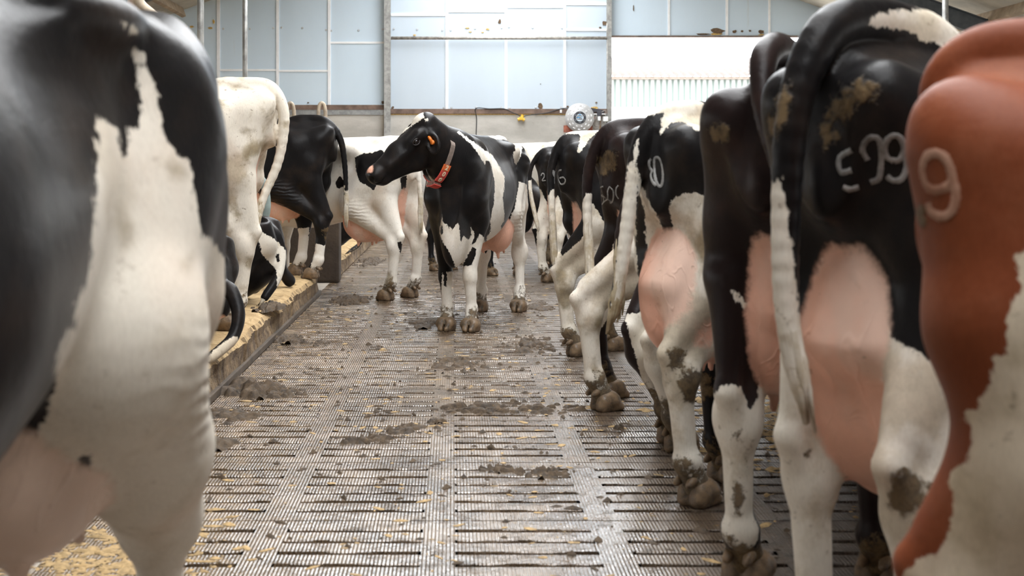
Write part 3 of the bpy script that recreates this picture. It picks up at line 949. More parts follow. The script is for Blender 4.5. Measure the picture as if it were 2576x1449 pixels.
# ---- outdoors through the door opening
mb = MB(); mb.box(-60, 60, WY + .1, 110, -.25, -.03).box(-60, -11.3, -40, WY + .1, -.25, -.03).box(11.3, 60, -40, WY + .1, -.25, -.03).box(-11.3, 11.3, -40, -14, -.25, -.03)
tag(mb.build('ground_outside', simple('pale_yard', (.55, .53, .49), .85, 0, .1, 2)), kind='structure')
BY = 46.0
bz = lambda py: EYE - (py - CY) * BY / F_PX
bx = lambda px: (px - CX) * BY / F_PX
barn = empty('outbuilding', (bx(1850), BY, 0)); tag(barn, 'white outbuilding with corrugated upper wall seen through the door opening', 'building')
def at_barn(o): o.location = (-bx(1850), -BY, 0); return o
mb = MB(); mb.box(bx(1300), bx(2500), BY, BY + 5, 0, bz(270)); at_barn(mb.build('lower_wall', simple('white_render', (.85, .85, .83), .8, 0, .03), barn))
def corrugated(x0, x1, y, z0, z1, p, d):
    V, F = [], []
    n = int((x1 - x0) / p * 8)
    for i in range(n + 1):
        x = x0 + (x1 - x0) * i / n
        ph = (x - x0) / p % 1
        h = d if .18 < ph < .82 else 0
        for z in (z0, z1): V.append((x, y - h, z))
    for i in range(n): F.append((2 * i, 2 * i + 2, 2 * i + 3, 2 * i + 1))
    return V, F
V, F = corrugated(bx(1300), bx(2500), BY + .06, bz(272), bz(198), .187, .05)
t = NT('white_green_cladding'); sx = t.n('ShaderNodeSeparateXYZ'); t.l(t.obj(), sx.inputs[0])
ph = t.math('FRACT', t.math('DIVIDE', t.math('SUBTRACT', sx.outputs[0], bx(1300)), .187))
e = t.ramp(t.math('ABSOLUTE', t.math('SUBTRACT', ph, .5)), .28, .36)
CLAD = t.out(t.mix(e, (.30, .31, .31), (.15, .19, .175)), .6)
at_barn(link('corrugated_wall', mesh_from('corrugated_wall', V, F), CLAD, barn))
mb = MB(); mb.box(bx(1300), bx(2500), BY - .25, BY - .02, bz(200), bz(194)); at_barn(mb.build('fascia', simple('fascia_board', (.19, .155, .13), .7), barn))
V, F = [], []
n = 600
for i in range(n + 1):
    x = bx(1300) + (bx(2500) - bx(1300)) * i / n
    z = bz(192) + .035 * math.cos((x - bx(1300)) / .25 * 2 * math.pi)
    V += [(x, BY - .35, z), (x, BY - .35, z + .02), (x, BY + 5, z + 1.0)]
for i in range(n):
    a = 3 * i; F += [(a, a + 3, a + 4, a + 1), (a + 1, a + 4, a + 5, a + 2)]
at_barn(link('corrugated_roof', mesh_from('corrugated_roof', V, F), simple('pale_roof', (.12, .10, .09), .7), barn, True))
# ------------------------------------------------------------------ cubicle kerb, partition, fittings
def kerb_mat():
    t = NT('dunged_sawdust_concrete')
    o = t.obj()
    sx = t.n('ShaderNodeSeparateXYZ'); t.l(o, sx.inputs[0])
    n1 = t.noise(3.2, 6, .65, o); n2 = t.noise(14, 6, .7, o); n3 = t.noise(70, 3, .7, o)
    top = t.mix(t.ramp(n1, .35, .7), (.40, .27, .13), (.60, .43, .225))
    top = t.mix(t.ramp(n2, .58, .72, 0, .8), top, (.17, .11, .058))
    top = t.mix(t.ramp(n3, .6, .72, 0, .6), top, (.60, .44, .24))
    face = t.mix(t.ramp(n2, .35, .65), (.075, .047, .027), (.20, .135, .072))
    face = t.mix(t.ramp(n1, .5, .7, 0, .7), face, (.30, .20, .105))
    g = t.n('ShaderNodeNewGeometry'); gz = t.n('ShaderNodeSeparateXYZ'); t.l(g.outputs['True Normal'], gz.inputs[0])
    up = t.ramp(t.math('ADD', gz.outputs[2], t.math('MULTIPLY', t.math('SUBTRACT', n2, .5), .5)), .35, .6)
    c = t.mix(up, face, top)
    return t.out(c, .9, None, t.bump(n3, .5, .008, t.bump(n2, .7, .03)))
KERB = kerb_mat()
def kerb(name, y0, y1, xe, seed):
    """Raised bed: a worn block edge with rounded lip and chipped joints."""
    rnd = random.Random(seed)
    prof = [(0, 0.0), (.012, .02), (.0, .10), (.004, .150), (-.016, .182), (-.055, .198), (-.16, .203), (-.6, .20), (-1.3, .20), (-3.2, .20), (-3.2, 0)]
    n = int((y1 - y0) / .035)
    V, F = [], []
    m = len(prof)
    for i in range(n + 1):
        y = y0 + (y1 - y0) * i / n
        jt = min(abs(((y - y0) % .62) - .31), 1)
        chip = .022 if jt > .296 else 0
        wv = .014 * math.sin(y * 3.1 + seed) + .010 * math.sin(y * 7.7) + rnd.uniform(-.006, .006)
        for k, (x, z) in enumerate(prof):
            e = 1 if 1 < k < 6 else 0
            V.append((xe + x + e * (wv - chip) , y, z + (rnd.uniform(-.005, .005) if k > 2 and k < 9 else 0) - (chip * .6 if k in (4, 5) else 0)))
    for i in range(n):
        for k in range(m - 1):
            a = i * m + k; F.append((a, a + 1, a + 1 + m, a + m))
    F = [list(f)[::-1] for f in F]
    F.append(list(range(m))[::-1]); F.append([n * m + k for k in range(m)])
    o = link(name, mesh_from(name, V, [tuple(f) for f in F] + [()][:0]), KERB) if False else None
    me = bpy.data.meshes.new(name); me.from_pydata(V, [], [tuple(f) for f in F]); me.update()
    b = bmesh.new(); b.from_mesh(me); bmesh.ops.recalc_face_normals(b, faces=b.faces); b.to_mesh(me); b.free()
    o = link(name, me, KERB)
    return o
KX = -1.235
k1 = tag(kerb('cubicle_kerb', 5.2, 13.0, KX, 1), 'sawdust-covered cubicle bed with a dirty block edge along the aisle', 'kerb', kind='structure')
k2 = tag(kerb('cubicle_kerb', 14.55, 24.4, KX + .03, 2), 'farther cubicle bed edge beyond the brown partition', 'kerb', kind='structure')
mb = MB(); mb.box(-4.4, -1.62, 12.98, 14.56, 0, .198); tag(mb.build('cubicle_bed', KERB), kind='structure')
mb = MB(); mb.box(KX, KX + .03, 5.2, 13.02, 0, .04, .006); tag(mb.build('scraper_rail', simple('muddy_steel', (.060, .041, .026), .75, 0, .35, 9, .3)), 'muddy rail along the foot of the cubicle kerb', 'rail', kind='structure')
def wall_brown():
    t = NT('dung_stained_wall'); o = t.obj()
    n1 = t.noise(1.6, 6, .6, o); n2 = t.noise(12, 6, .7, o)
    c = t.mix(t.ramp(n1, .35, .7), (.036, .025, .017), (.075, .052, .034))
    c = t.mix(t.ramp(n2, .6, .75, 0, .6), c, (.05, .034, .022))
    return t.out(c, .85, None, t.bump(n2, .6, .02))
mb = MB(); mb.box(-4.2, KX + .09, 14.3, 14.58, 0, .86, .03); tag(mb.build('partition_wall', wall_brown()), 'brown dung-stained concrete partition behind the black cow', 'partition', kind='structure')

BEIGE = simple('dusty_pipe', (.45, .37, .28), .6, .25, .25, 10, .1)
def fitting(name, label, cat, mat, paths, r, smooth=True, group=None):
    mb = MB()
    for p in paths: mb.tube(p, r, 14)
    return tag(mb.build(name, mat, None, smooth), label, cat, group)
for px, Y, w, lab in ((2378, 14.0, .030, 'pale steel post rising behind the rumps of the 599 cow and red cow'), (504.5, 12.4, .0295, 'grey steel post rising over the nearest cow, left of the two'), (616.5, 16.2, .0290, 'grey steel post rising over the white cow')):
    x = (px - CX) * Y / F_PX
    root = empty('cubicle_post', (x, Y, .198 if x < 0 else 0)); tag(root, lab, 'post')
    mb = MB(); mb.tube([(0, 0, 0), (0, 0, 4.4 if x < 0 else 4.3)], w, 16); mb.build('pole', GALV, root, True)
    mb = MB(); mb.box(-.08, .08, -.08, .08, 0, .012); mb.build('base_plate', GALV, root)
    mb = MB(); mb.lathe([(w, .30), (w + .02, .30), (w + .02, .36), (w, .36)], 16, (0, 0, 0), 'z'); mb.build('clamp', GALV, root)
for px, lab, Y in ((807, 'beige bent pipe hoop above the black cow, nearer the column', 15.6), (728, 'beige bent pipe hoop beside the white cow tail', 15.7)):
    q = lambda x, y: at(px + x, y, Y)
    fitting('cubicle_hoop', lab, 'hoop', BEIGE, [arc_pts([at(px - 6, 411 + (1.2 - .2) * F_PX / Y, Y), q(-6, 420), q(-6, 300), q(-5, 272), q(0, 260), q(7, 262), q(11, 276), q(12, 305), q(12, 420), at(px + 12, 411 + 1.0 * F_PX / Y, Y)], 6)], .0205)
fitting('cubicle_pipe', 'thick bent pipe slanting down behind the nearest cow', 'pipe', BEIGE, [arc_pts([at(342, -330, 6.4), at(343, -60, 6.4), at(348, 2, 6.4), at(378, 34, 6.4), at(414, 62, 6.4), at(436, 120, 6.4), at(440, 260, 6.4), at(440, 411 + 1.0 * F_PX / 6.4, 6.4)], 8)], .0255)
mb = MB(); x = at(331, 0, 7.2).x; mb.box(x - .022, x + .022, 7.2, 7.26, .198, 4.0); tag(mb.build('cubicle_upright', simple('brown_upright', (.28, .20, .15), .7, 0, .3, 8)), 'thin brown upright at the upper left edge above the nearest cow', 'post')
GREEN = simple('grey_green_plastic', (.27, .33, .31), .5, 0, .2, 9)
Y = 10.9
fitting('cubicle_divider', 'grey-green curved plastic divider between the white cow and the black cow', 'divider', GREEN,
        [arc_pts([at(560, 411 + 1.0 * F_PX / Y, Y), at(562, 520, Y), at(585, 450, Y), at(630, 438, Y), at(660, 455, Y), at(671, 500, Y), at(668, 545, Y), at(650, 590, Y), at(610, 615, Y), at(560, 620, Y)], 8)], .030)

# ------------------------------------------------------------------ perforated disc, cables and boxes on the back wall
D0 = Vector((wx(1455.5), WY - .22, wz(297)))
disc = empty('wall_disc', D0); tag(disc, 'round grey perforated disc with a black and blue hub sticker on the back wall', 'disc')
def disc_mat():
    t = NT('speckled_grey_disc'); n = t.noise(12, 5, .7)
    return t.out(t.mix(t.ramp(n, .4, .7), (.50, .51, .52), (.64, .645, .65)), .38, .25)
mb = MB(); mb.lathe([(.0001, -.012), (.10, -.014), (.25, -.004), (.250, .012), (.0001, .012)], 72); mb.build('disc_plate', disc_mat(), disc, True)
mb = MB()
for R, n, w, h in ((.205, 14, .026, .011), (.155, 12, .020, .009), (.105, 9, .015, .007)):
    for k in range(n):
        a = 2 * math.pi * (k + .4) / n; c0 = Vector((R * math.cos(a), -.0125 + .006 * (R > .18), R * math.sin(a)))
        M = Matrix.Rotation(-(a + math.pi / 2) , 3, 'Y')
        r = bmesh.ops.create_uvsphere(mb.bm, u_segments=12, v_segments=6, radius=1)
        for v in r['verts']: v.co = c0 + M @ Vector((v.co.x * w, v.co.y * .006, v.co.z * h))
mb.build('dot_pattern', simple('bright_dimple', (.74, .75, .76), .3, .2), disc, True)
mb = MB(); mb.lathe([(.108, -.014), (.108, -.022), (.066, -.024), (.066, -.014)], 48); mb.build('hub_ring', simple('black_label', (.030, .033, .040), .5), disc)
mb = MB(); mb.lathe([(.0001, -.0235), (.0665, -.0235), (.0665, -.014)], 48); mb.build('hub_label', simple('label_ice', (.60, .68, .74), .4), disc)
LD, LBL = simple('label_dark', (.025, .03, .05), .5), simple('label_blue', (.10, .33, .58), .5)
for m_, x0, x1, z0, z1 in ((LD, -.05, .05, .022, .034), (LD, -.05, .05, -.034, -.022), (LD, -.058, -.046, -.018, .016), (LD, -.02, .035, -.014, -.004), (LD, 0, .02, 0, .010), (LBL, -.046, -.002, -.010, .014), (LBL, -.02, .02, .040, .058), (LBL, .03, .045, -.002, .014)):
    mb = MB(); mb.box(x0, x1, -.0252, -.0236, z0, z1); mb.build('label_print', m_, disc)
mb = MB()
for k in range(6):
    a = math.pi / 2 + k * math.pi / 3; M = Matrix.Rotation(-(a - math.pi / 2), 3, 'Y')
    for j in range(4): mb.obox(Vector((.087 * math.cos(a), -.0238, .087 * math.sin(a))) + M @ Vector((-.015 + .010 * j, 0, 0)), (.006, .002, .010), M)
mb.build('hub_lettering', simple('label_grey', (.38, .40, .44), .5), disc)
mb = MB(); mb.tube([(0, .012, 0), (0, .21, 0)], .04, 14); mb.build('spindle', GALV, disc, True)
mb = MB(); mb.obox((-.02, .10, -.19), (.50, .02, .12), Matrix.Identity(3)).obox((.20, .12, -.12), (.04, .02, .3), Matrix.Rotation(.5, 3, 'Y')); mb.build('bracket', simple('red_brown_bracket', (.32, .10, .06), .7, 0, .3, 20), disc)
BLACK = simple('black_cable', (.02, .02, .022), .5)
def wpt(px, py, d=.06): return Vector((wx(px), WY - d, wz(py)))
mb = MB(); mb.tube(arc_pts([wpt(1197, 360, .015), wpt(1199, 300, .015), wpt(1197, 273, .04), wpt(1230, 274, .04), wpt(1268, 274, .04), wpt(1290, 284), wpt(1306, 291), wpt(1310, 296)], 5), .0075, 8)
mb.tube(arc_pts([wpt(1314, 294), wpt(1330, 290), wpt(1372, 285), wpt(1402, 276, .04), wpt(1425, 272, .04), wpt(1432, 274, .1)], 5), .0075, 8)
cb = tag(mb.build('power_cable', BLACK, None, True), 'black cable sagging along the rail of the back wall', 'cable')
YEL = simple('yellow_plastic', (.72, .44, .05), .45)
sp = empty('socket_splitter', wpt(1311, 298)); tag(sp, 'small yellow socket splitter hanging on the black cable', 'socket')
mb = MB(); mb.box(-.035, .035, -.03, .03, -.03, .03, .01); mb.build('body', YEL, sp)
for a in (200, 330, 60):
    mb = MB(); d = Vector((math.cos(math.radians(a)), 0, math.sin(math.radians(a)))); mb.tube([d * .02, d * .065], [.026, .03], 12); mb.build('outlet', YEL, sp)
mb = MB(); mb.box(wx(1408), wx(1413), WY - .05, WY - .03, wz(284), wz(276)); tag(mb.build('clip', simple('white_clip', (.8, .8, .8), .5)), 'small white clip holding the cable near the disc', 'clip')
MOT = simple('dark_motor', (.055, .055, .065), .6, .2)
mo = empty('drive_motor', wpt(1503, 283)); tag(mo, 'dark motor bracket with wiring right of the disc', 'motor')
mb = MB(); mb.obox((-.01, -.03, .03), (.24, .05, .05), Matrix.Rotation(.2, 3, 'Y')).obox((.02, -.04, -.02), (.08, .06, .09), Matrix.Rotation(-.2, 3, 'Y'), .01).obox((-.11, -.03, -.03), (.05, .06, .16), Matrix.Rotation(.5, 3, 'Y')); mb.build('housing', MOT, mo)
mb = MB()
for pts in ([(-.02, -.06, -.05), (-.08, -.08, -.16), (-.05, -.07, -.24), (.03, -.07, -.22), (.0, -.06, -.06)], [(0, -.06, -.06), (-.1, -.08, -.2), (-.06, -.06, -.29), (.02, -.05, -.26)], [(.05, -.05, 0), (.13, -.06, .03), (.12, -.06, -.1), (.08, -.06, -.2)], [(-.13, -.04, -.02), (-.16, -.05, -.2), (-.13, -.05, -.32)]):
    mb.tube(arc_pts(pts, 6), .006, 7)
mb.build('wiring', simple('grey_wire', (.28, .26, .24), .6), mo, True)
WBOX = simple('white_box', (.78, .80, .80), .5)
for px, py, w, h, lab in ((1521, 300, .085, .085, 'white junction box on the steel column beside the disc'), (1505, 299, .045, .075, 'narrow white switch box between the disc and the junction box')):
    o = empty('junction_box', wpt(px, py, .16)); tag(o, lab, 'junction box')
    mb = MB(); mb.box(-w / 2, w / 2, -.03, .05, -h / 2, h / 2, .006); mb.build('housing', WBOX, o)
    mb = MB(); mb.tube([(-.01, 0, -h / 2), (-.01, 0, -h / 2 - .03)], .012, 8); mb.build('cable_gland', GALV, o)
mb = MB(); mb.tube([wpt(1509, 292, .05), wpt(1509, 335, .05)], .014, 8); tag(mb.build('conduit', simple('orange_wood', (.5, .33, .2), .7), None, True), 'thin tan conduit running down below the switch box', 'conduit')

# ------------------------------------------------------------------ dung and litter on the floor
def dung_mat():
    t = NT('wet_dung'); o = t.obj()
    n1 = t.noise(20, 6, .7, o); n2 = t.noise(75, 4, .7, o)
    c = t.mix(t.ramp(n1, .3, .7), (.034, .024, .016), (.115, .080, .050))
    c = t.mix(t.ramp(n2, .60, .72, 0, .5), c, (.25, .17, .085))
    return t.out(c, t.ramp(n1, .3, .7, .6, .9), None, t.bump(n2, .6, .008), .3)
DUNG = dung_mat()
def value_noise(rng, n, cells):
    g = rng.random((cells + 2, cells + 2))
    x = np.linspace(0, cells, n, endpoint=False); i = x.astype(int); f = x - i; f = f * f * (3 - 2 * f)
    a = g[i][:, i]; b = g[i + 1][:, i]; c = g[i][:, i + 1]; d = g[i + 1][:, i + 1]
    return (a * (1 - f)[:, None] + b * f[:, None]) * (1 - f)[None, :] + (c * (1 - f)[:, None] + d * f[:, None]) * f[None, :]
def dung(px, py, w, l, h, seed, label, z=0.0, rag=.5, res=.012):
    """A splattered heap: a noisy height field kept where it stands above the floor."""
    rng = np.random.default_rng(seed)
    c = on_floor(px, py, z)
    n = max(24, int(max(w, l) * 1.3 / res)); n = min(n, 90)
    u = np.linspace(-1.15, 1.15, n)
    U, Vv = np.meshgrid(u, u, indexing='ij')
    nz = value_noise(rng, n, 5) * .55 + value_noise(rng, n, 11) * .3 + value_noise(rng, n, 24) * .22
    r = np.sqrt(U ** 2 + Vv ** 2)
    H = (1 - r ** 1.5) * (1 - rag) * .9 + (nz - .5) * (1.1 + rag) - .10 * r
    if rag >= .65:                                       # trodden apart into lumps and crumbs
        f = value_noise(rng, n, 13) * .55 + value_noise(rng, n, 26) * .45
        H = (f - .5) * 2.6 + (nz - .5) * 1.2 + .10 - .75 * r ** 2
    H = np.minimum(H, .75 + .25 * H)
    keep = H > 0
    cells = keep[:-1, :-1] | keep[1:, :-1] | keep[:-1, 1:] | keep[1:, 1:]
    idx = np.arange(n * n).reshape(n, n)
    I = np.argwhere(cells)
    F = np.stack([idx[I[:, 0], I[:, 1]], idx[I[:, 0] + 1, I[:, 1]], idx[I[:, 0] + 1, I[:, 1] + 1], idx[I[:, 0], I[:, 1] + 1]], 1)
    P = np.stack([U * w / 2, Vv * l / 2, np.where(keep, np.clip(H, 0, 1) ** .7 * h, -.006)], -1).reshape(-1, 3)
    used = np.unique(F); mp = np.full(n * n, -1); mp[used] = np.arange(len(used))
    o = link('dung_pile', mesh_from('dung_pile', P[used], mp[F]), DUNG, None, True)
    o.location = (c.x, c.y, z + .002)
    return tag(o, label, 'dung', 'dung on the floor')
for i, a in enumerate([
    (618, 985, .40, .46, .085, 'largest dark dung pile, at the foot of the near kerb'), (700, 992, .30, .3, .025, 'flat dung smear just right of the largest pile by the kerb', 0, .7),
    (560, 1045, .40, .4, .02, 'thin scattered dung by the near kerb below the largest pile', 0, .8), (545, 1120, .2, .24, .03, 'small dung lump near the left bottom by the white leg', 0, .6),
    (724, 857, .19, .36, .04, 'small dung heap on the floor beside the kerb'), (884, 758, .32, .7, .05, 'low dung pat left of the white aisle cow feet'),
    (790, 862, .26, .3, .015, 'thin dung flecks right of the heap beside the kerb', 0, .8), (930, 660, .30, 1.2, .04, 'dung pat by the far kerb behind the black cow'),
    (1140, 918, .46, .60, .022, 'broad scattered dung patch in the middle of the aisle', 0, .7), (1085, 815, .30, .6, .03, 'dung at the front hoof of the collared cow', 0, .6),
    (1250, 1026, .60, .34, .025, 'long dung streak across the aisle right of the middle', 0, .7), (1380, 1030, .4, .3, .02, 'dung smear near the brown cow hoof', 0, .75),
    (1100, 1062, .09, .09, .02, 'little dung lump above the middle smear', 0, .5), (920, 1108, .27, .22, .022, 'flattened dung clump left of centre', 0, .65), (1040, 1080, .33, .30, .018, 'thin dung smear right of the flattened clump', 0, .75),
    (1340, 868, .50, 1.0, .03, 'dung spread between the collared cow and the right row', 0, .75), (1370, 1190, .22, .2, .025, 'small dung crumbs at centre right', 0, .75), (1245, 1180, .18, .14, .018, 'dung bits left of the crumbs at centre right', 0, .8),
    (1360, 772, .26, .7, .03, 'flat dung pat behind the right row, right of the collared cow', 0, .6), (1610, 862, .3, .4, .05, 'dung clump on the floor between the 60 cow and the 80 cow', 0, .5),
    (1560, 1080, .05, .05, .03, 'single dung pellet on the floor right of the brown cow', 0, .4)]):
    dung(*a[:5], 40 + i, a[5], *a[6:])
dung(675, 775, .20, .5, .05, 90, 'grey-brown dung clump on the kerb edge by the lying cow', .2)
def litter(name, label, mat, n, seed, size, flat, region):
    rng = np.random.default_rng(seed); V, F = [], []
    for _ in range(n):
        c = region(rng)
        if c is None: continue
        s = size * (0.35 + rng.random() ** 2 * 1.8); a = rng.random() * 6.28
        sx, sy, sz = s * (1 + 1.4 * rng.random()), s * (.5 + .5 * rng.random()), s * flat * (.5 + rng.random())
        m = 6; b0 = len(V)
        ring = []
        for k in range(m):
            t = 2 * math.pi * k / m; r = .65 + .5 * rng.random()
            x, y = sx * r * math.cos(t), sy * r * math.sin(t)
            V.append((c[0] + x * math.cos(a) - y * math.sin(a), c[1] + x * math.sin(a) + y * math.cos(a), c[2] + .001))
        V.append((c[0], c[1], c[2] + sz))
        for k in range(m): F.append((b0 + k, b0 + (k + 1) % m, b0 + m))
    return tag(link(name, mesh_from(name, V, np.array(F)), mat), label, 'litter', kind='stuff')
def aisle(rng, clumps=[(rngx, y) for rngx in (-.9, -.4, .1, .6) for y in (5, 6.6, 7.7, 9, 11, 13)]):
    if rng.random() < .5:
        cx, cy = clumps[rng.integers(len(clumps))]; x, y = cx + rng.normal() * .22, cy + rng.normal() * .5
    else:
        x = rng.uniform(-1.2, 2.2); y = 3.6 + rng.random() ** 1.4 * 16
    if x < -1.18: return None
    return (x, y, 0)
litter('dung_crumbs', 'dark crumbs of dung strewn over the aisle floor', DUNG, 1300, 5, .0085, .8, aisle)
TAN = simple('sawdust_straw', (.37, .25, .115), .85, 0, .35, 40)
litter('straw_flakes', 'tan sawdust and straw flakes strewn over the aisle floor', TAN, 1300, 6, .010, .25, aisle)
litter('kerb_sawdust', 'sawdust flakes lying on the cubicle kerb', TAN, 1500, 7, .011, .3, lambda r: (KX - .05 - r.random() * .7, 6 + r.random() * 7, .2))
litter('straw_litter', 'tan straw litter on the floor under the nearest cow udder', TAN, 900, 9, .012, .4, lambda r: (-1.05 + r.normal() * .16, 4.15 + r.normal() * .35, 0))
litter('straw_patch', 'tan straw patch on the floor under the right-hand cows', TAN, 1300, 8, .014, .4, lambda r: (1.55 + r.normal() * .28, 6.7 + r.normal() * .7, 0))
# ------------------------------------------------------------------ the herd
# ---- right-hand row, rears to the aisle
c = Cow('R1', 'red and white cow with a faded 9 on its rump, nearest on that side', (1.097, 2.247), -20, .97, res=.011, mats=mats('red', SW_DIRTY))
c.trunk(.92).brisket().graze().bag()
c.hind(-1, (-.20, .13), (-.29, .13, .52), thick=1.1).a(Cone((-.265, -.12, 1.25), (-.225, -.14, .98), .095, .11), .05).a(Cone((-.225, -.14, .98), (-.16, -.15, .74), .11, .105), .05).a(Cone((-.17, -.15, .76), (-.27, -.13, .55), .105, .06), .05)
c.hind(1, (-.05, .17)).fore(1).fore(-1)
c.tail([(.1, 0, 1.40), (-.10, 0, 1.43), (-.25, .0, 1.43), (-.32, .0, 1.36), (-.30, .04, 1.22), (-.25, .06, 1.08), (-.16, .08, .95)], .055, .02, False)

c = Cow('R2', 'black cow branded 599 with dung on its hip and a huge pink udder', (1.07, 3.25), 36, 1.03, res=.011, mats=mats('black'))
c.trunk(.90).brisket().graze().bag(-.02, 1.32, 1.28, .09, 1.35, teats=False)
c.hind(-1).hind(1, (-.06, .18)).fore(1).fore(-1)
c.tail([(.05, 0, 1.42), (-.15, 0, 1.47), (-.32, .0, 1.44), (-.41, .01, 1.28), (-.425, .02, 1.05), (-.42, .02, .85), (-.40, .0, .70)], .062, .021)

c = Cow('R3', 'dark brown-black cow with tail raised, between the 80 cow and the 599 cow', (1.006, 4.02), 55, 1.02, res=.012, mats=mats('brown'))
c.trunk(.88).brisket().graze().bag(0, 1, 1.05, .02, 1.1)
c.hind(1, (-.05, .15), thick=.86).hind(-1, (.12, .17)).fore(1).fore(-1)
c.tail([(-.05, 0, 1.42), (-.20, 0, 1.47), (-.29, -.01, 1.47), (-.37, -.02, 1.43), (-.43, -.05, 1.3), (-.45, -.12, 1.1), (-.43, -.2, .85)], .055, .02)

c = Cow('R4', 'black and white cow branded 80 with a full pink udder and soiled white thigh', (.965, 5.15), 37, .97, res=.012, mats=mats('black', SW_DIRTY))
c.trunk(.90).brisket().graze().bag(-.13, .90, 1.08, .02, 1.15)
c.hind(-1, tuple(c.L(on_floor(1765, 1268))[:2] * (1, -1))).hind(1, (.22, .15)).fore(1).fore(-1)
c.tail([(.05, 0, 1.39), (-.15, 0, 1.42), (-.28, .03, 1.40), (-.36, .06, 1.28), (-.39, .08, 1.05), (-.41, .10, .85), (-.42, .13, .70)], .055, .02)

c = Cow('R4b', 'dark cow with dung-caked tail and muddy hind legs, almost hidden behind the 80 cow', (1.15, 6.16), 44, .95, res=.014, mats=mats('brown', SW_DIRTY))
c.trunk(.88).brisket().graze().bag()
ha, hb = c.g(1606, 862, 5.98), c.g(1655, 890, 5.85)
c.hind(1, tuple(c.L(on_floor(1700, 1112))[:2]), tuple(ha)).hind(-1, tuple(c.L(on_floor(1720, 1135))[:2] * (1, -1)), (hb[0], -hb[1], hb[2])).fore(1).fore(-1)
c.tail([(0, 0, 1.39), (-.18, 0, 1.41), (-.31, .05, 1.38), (-.38, .16, 1.22), (-.40, .25, .95), (-.39, .26, .64)], .05, .02)
c.mud = .26

c = Cow('R5', 'brown-black cow branded 60 with a white hind leg, beside the black and white 96 cow', (1.05, 7.04), 22, .98, res=.013, mats=mats('brown'))
c.trunk(.88).brisket().graze().bag()
c.hind(-1, tuple(c.L(on_floor(1530, 1032))[:2] * (1, -1))).hind(1, tuple(c.L(on_floor(1545, 1000))[:2])).fore(1).fore(-1)
c.tail([(0, 0, 1.39), (-.18, 0, 1.41), (-.32, .03, 1.38), (-.40, .06, 1.2), (-.41, .06, .95), (-.40, .04, .62)], .05, .02)

c = Cow('R6', 'black and white cow branded 96 with a white saddle over its loin', (.985, 8.95), 20, .97, res=.014, mats=mats('black'))
c.trunk(.9).brisket().graze().bag()
c.hind(-1, tuple(c.L(on_floor(1458, 895))[:2] * (1, -1))).hind(1, (.12, .15)).fore(1).fore(-1)
c.tail([(0, 0, 1.39), (-.18, 0, 1.41), (-.32, .02, 1.38), (-.40, .03, 1.2), (-.41, .0, .95), (-.40, -.02, .62)], .045, .02)

c = Cow('R7', 'small black cow branded 2 with pink udder and thin white tail, farthest branded one', (1.17, 14.3), 28, .95, res=.017, mats=mats('black'))
c.trunk(.9).brisket().graze().bag()
c.hind(-1).hind(1).fore(1).fore(-1)
c.tail([(0, 0, 1.39), (-.18, 0, 1.41), (-.32, .05, 1.38), (-.42, .1, 1.2), (-.43, .08, .95), (-.40, .0, .62)], .04, .018)

c = Cow('R8', 'dirty white cow with a red patch, partly hidden behind the collared cow', (1.1, 16.1), 127, 1.0, res=.019, mats=mats('filthy'))
c.trunk(1).brisket().graze().bag()
c.base = 'w'; c.mud = .5
c.hind(1, (-.1, .17)).hind(-1, (.1, .17)).fore(1).fore(-1)
c.tail([(0, 0, 1.39), (-.18, 0, 1.41), (-.32, .0, 1.38), (-.38, 0, 1.2), (-.39, .0, .95), (-.38, .0, .62)], .04, .018)

# ---- left-hand side
c = Cow('L1', 'closest black and white cow, its flank and wide white hind leg filling the picture edge', (-.765, 2.55), -99, 1.09, res=.010, mats=mats('pale'))
c.trunk(1.0, hook=.5).brisket().bag(.05, 1.1, 1.1, .02)
c.neck((1.36, 0, 1.15), (1.7, -.05, 1.1), (1.95, -.1, 1.1), (.8, -.1, -.55), (.55, 0, .8))
c.hind(1, (-.15, .14), thick=1.3).a(Cone((.17, .20, .84), (-.08, .165, .62), .15, .115), .05).a(Cone((-.08, .165, .62), (-.22, .14, .47), .115, .075), .04)
c.hind(-1, (.05, .17)).fore(1).fore(-1)
c.tail([(0, 0, 1.39), (-.18, 0, 1.41), (-.30, .0, 1.35), (-.35, 0, 1.2), (-.35, .0, .95), (-.35, .0, .62)], .045, .02)

c = Cow('L2', 'white dung-soiled cow standing on the cubicle bed just behind the nearest cow', (-1.45, 8.70), 179, 1.05, z=.2, res=.013, mats=mats('soiled', SW_DIRTY))
c.base = 'w'
c.trunk(.95).brisket().graze().bag()
c.hind(1, (-.08, .17)).hind(-1, (.12, .17)).fore(1).fore(-1)
c.tail([(0, 0, 1.39), (-.18, 0, 1.41), (-.32, .0, 1.39), (-.395, 0, 1.24), (-.37, .02, .98), (-.28, .06, .74), (-.23, .08, .54)], .05, .022)

c = Cow('L3', 'black cow with white shins and bulging udder, hind feet on the cubicle kerb', (-1.36, 12.55), 170, .97, z=.2, res=.014, mats=mats('clean'))
c.mud = .09
c.trunk(.95).brisket().graze().bag(.17, 1.15, 1.2, .0, 1)
c.hind(1).hind(-1, (.10, .16)).fore(1).fore(-1)
c.tail([(.05, 0, 1.41), (-.15, 0, 1.43), (-.28, .0, 1.39), (-.39, 0, 1.24), (-.43, .0, 1.0), (-.44, .0, .75), (-.44, 0, .52)], .05, .018)

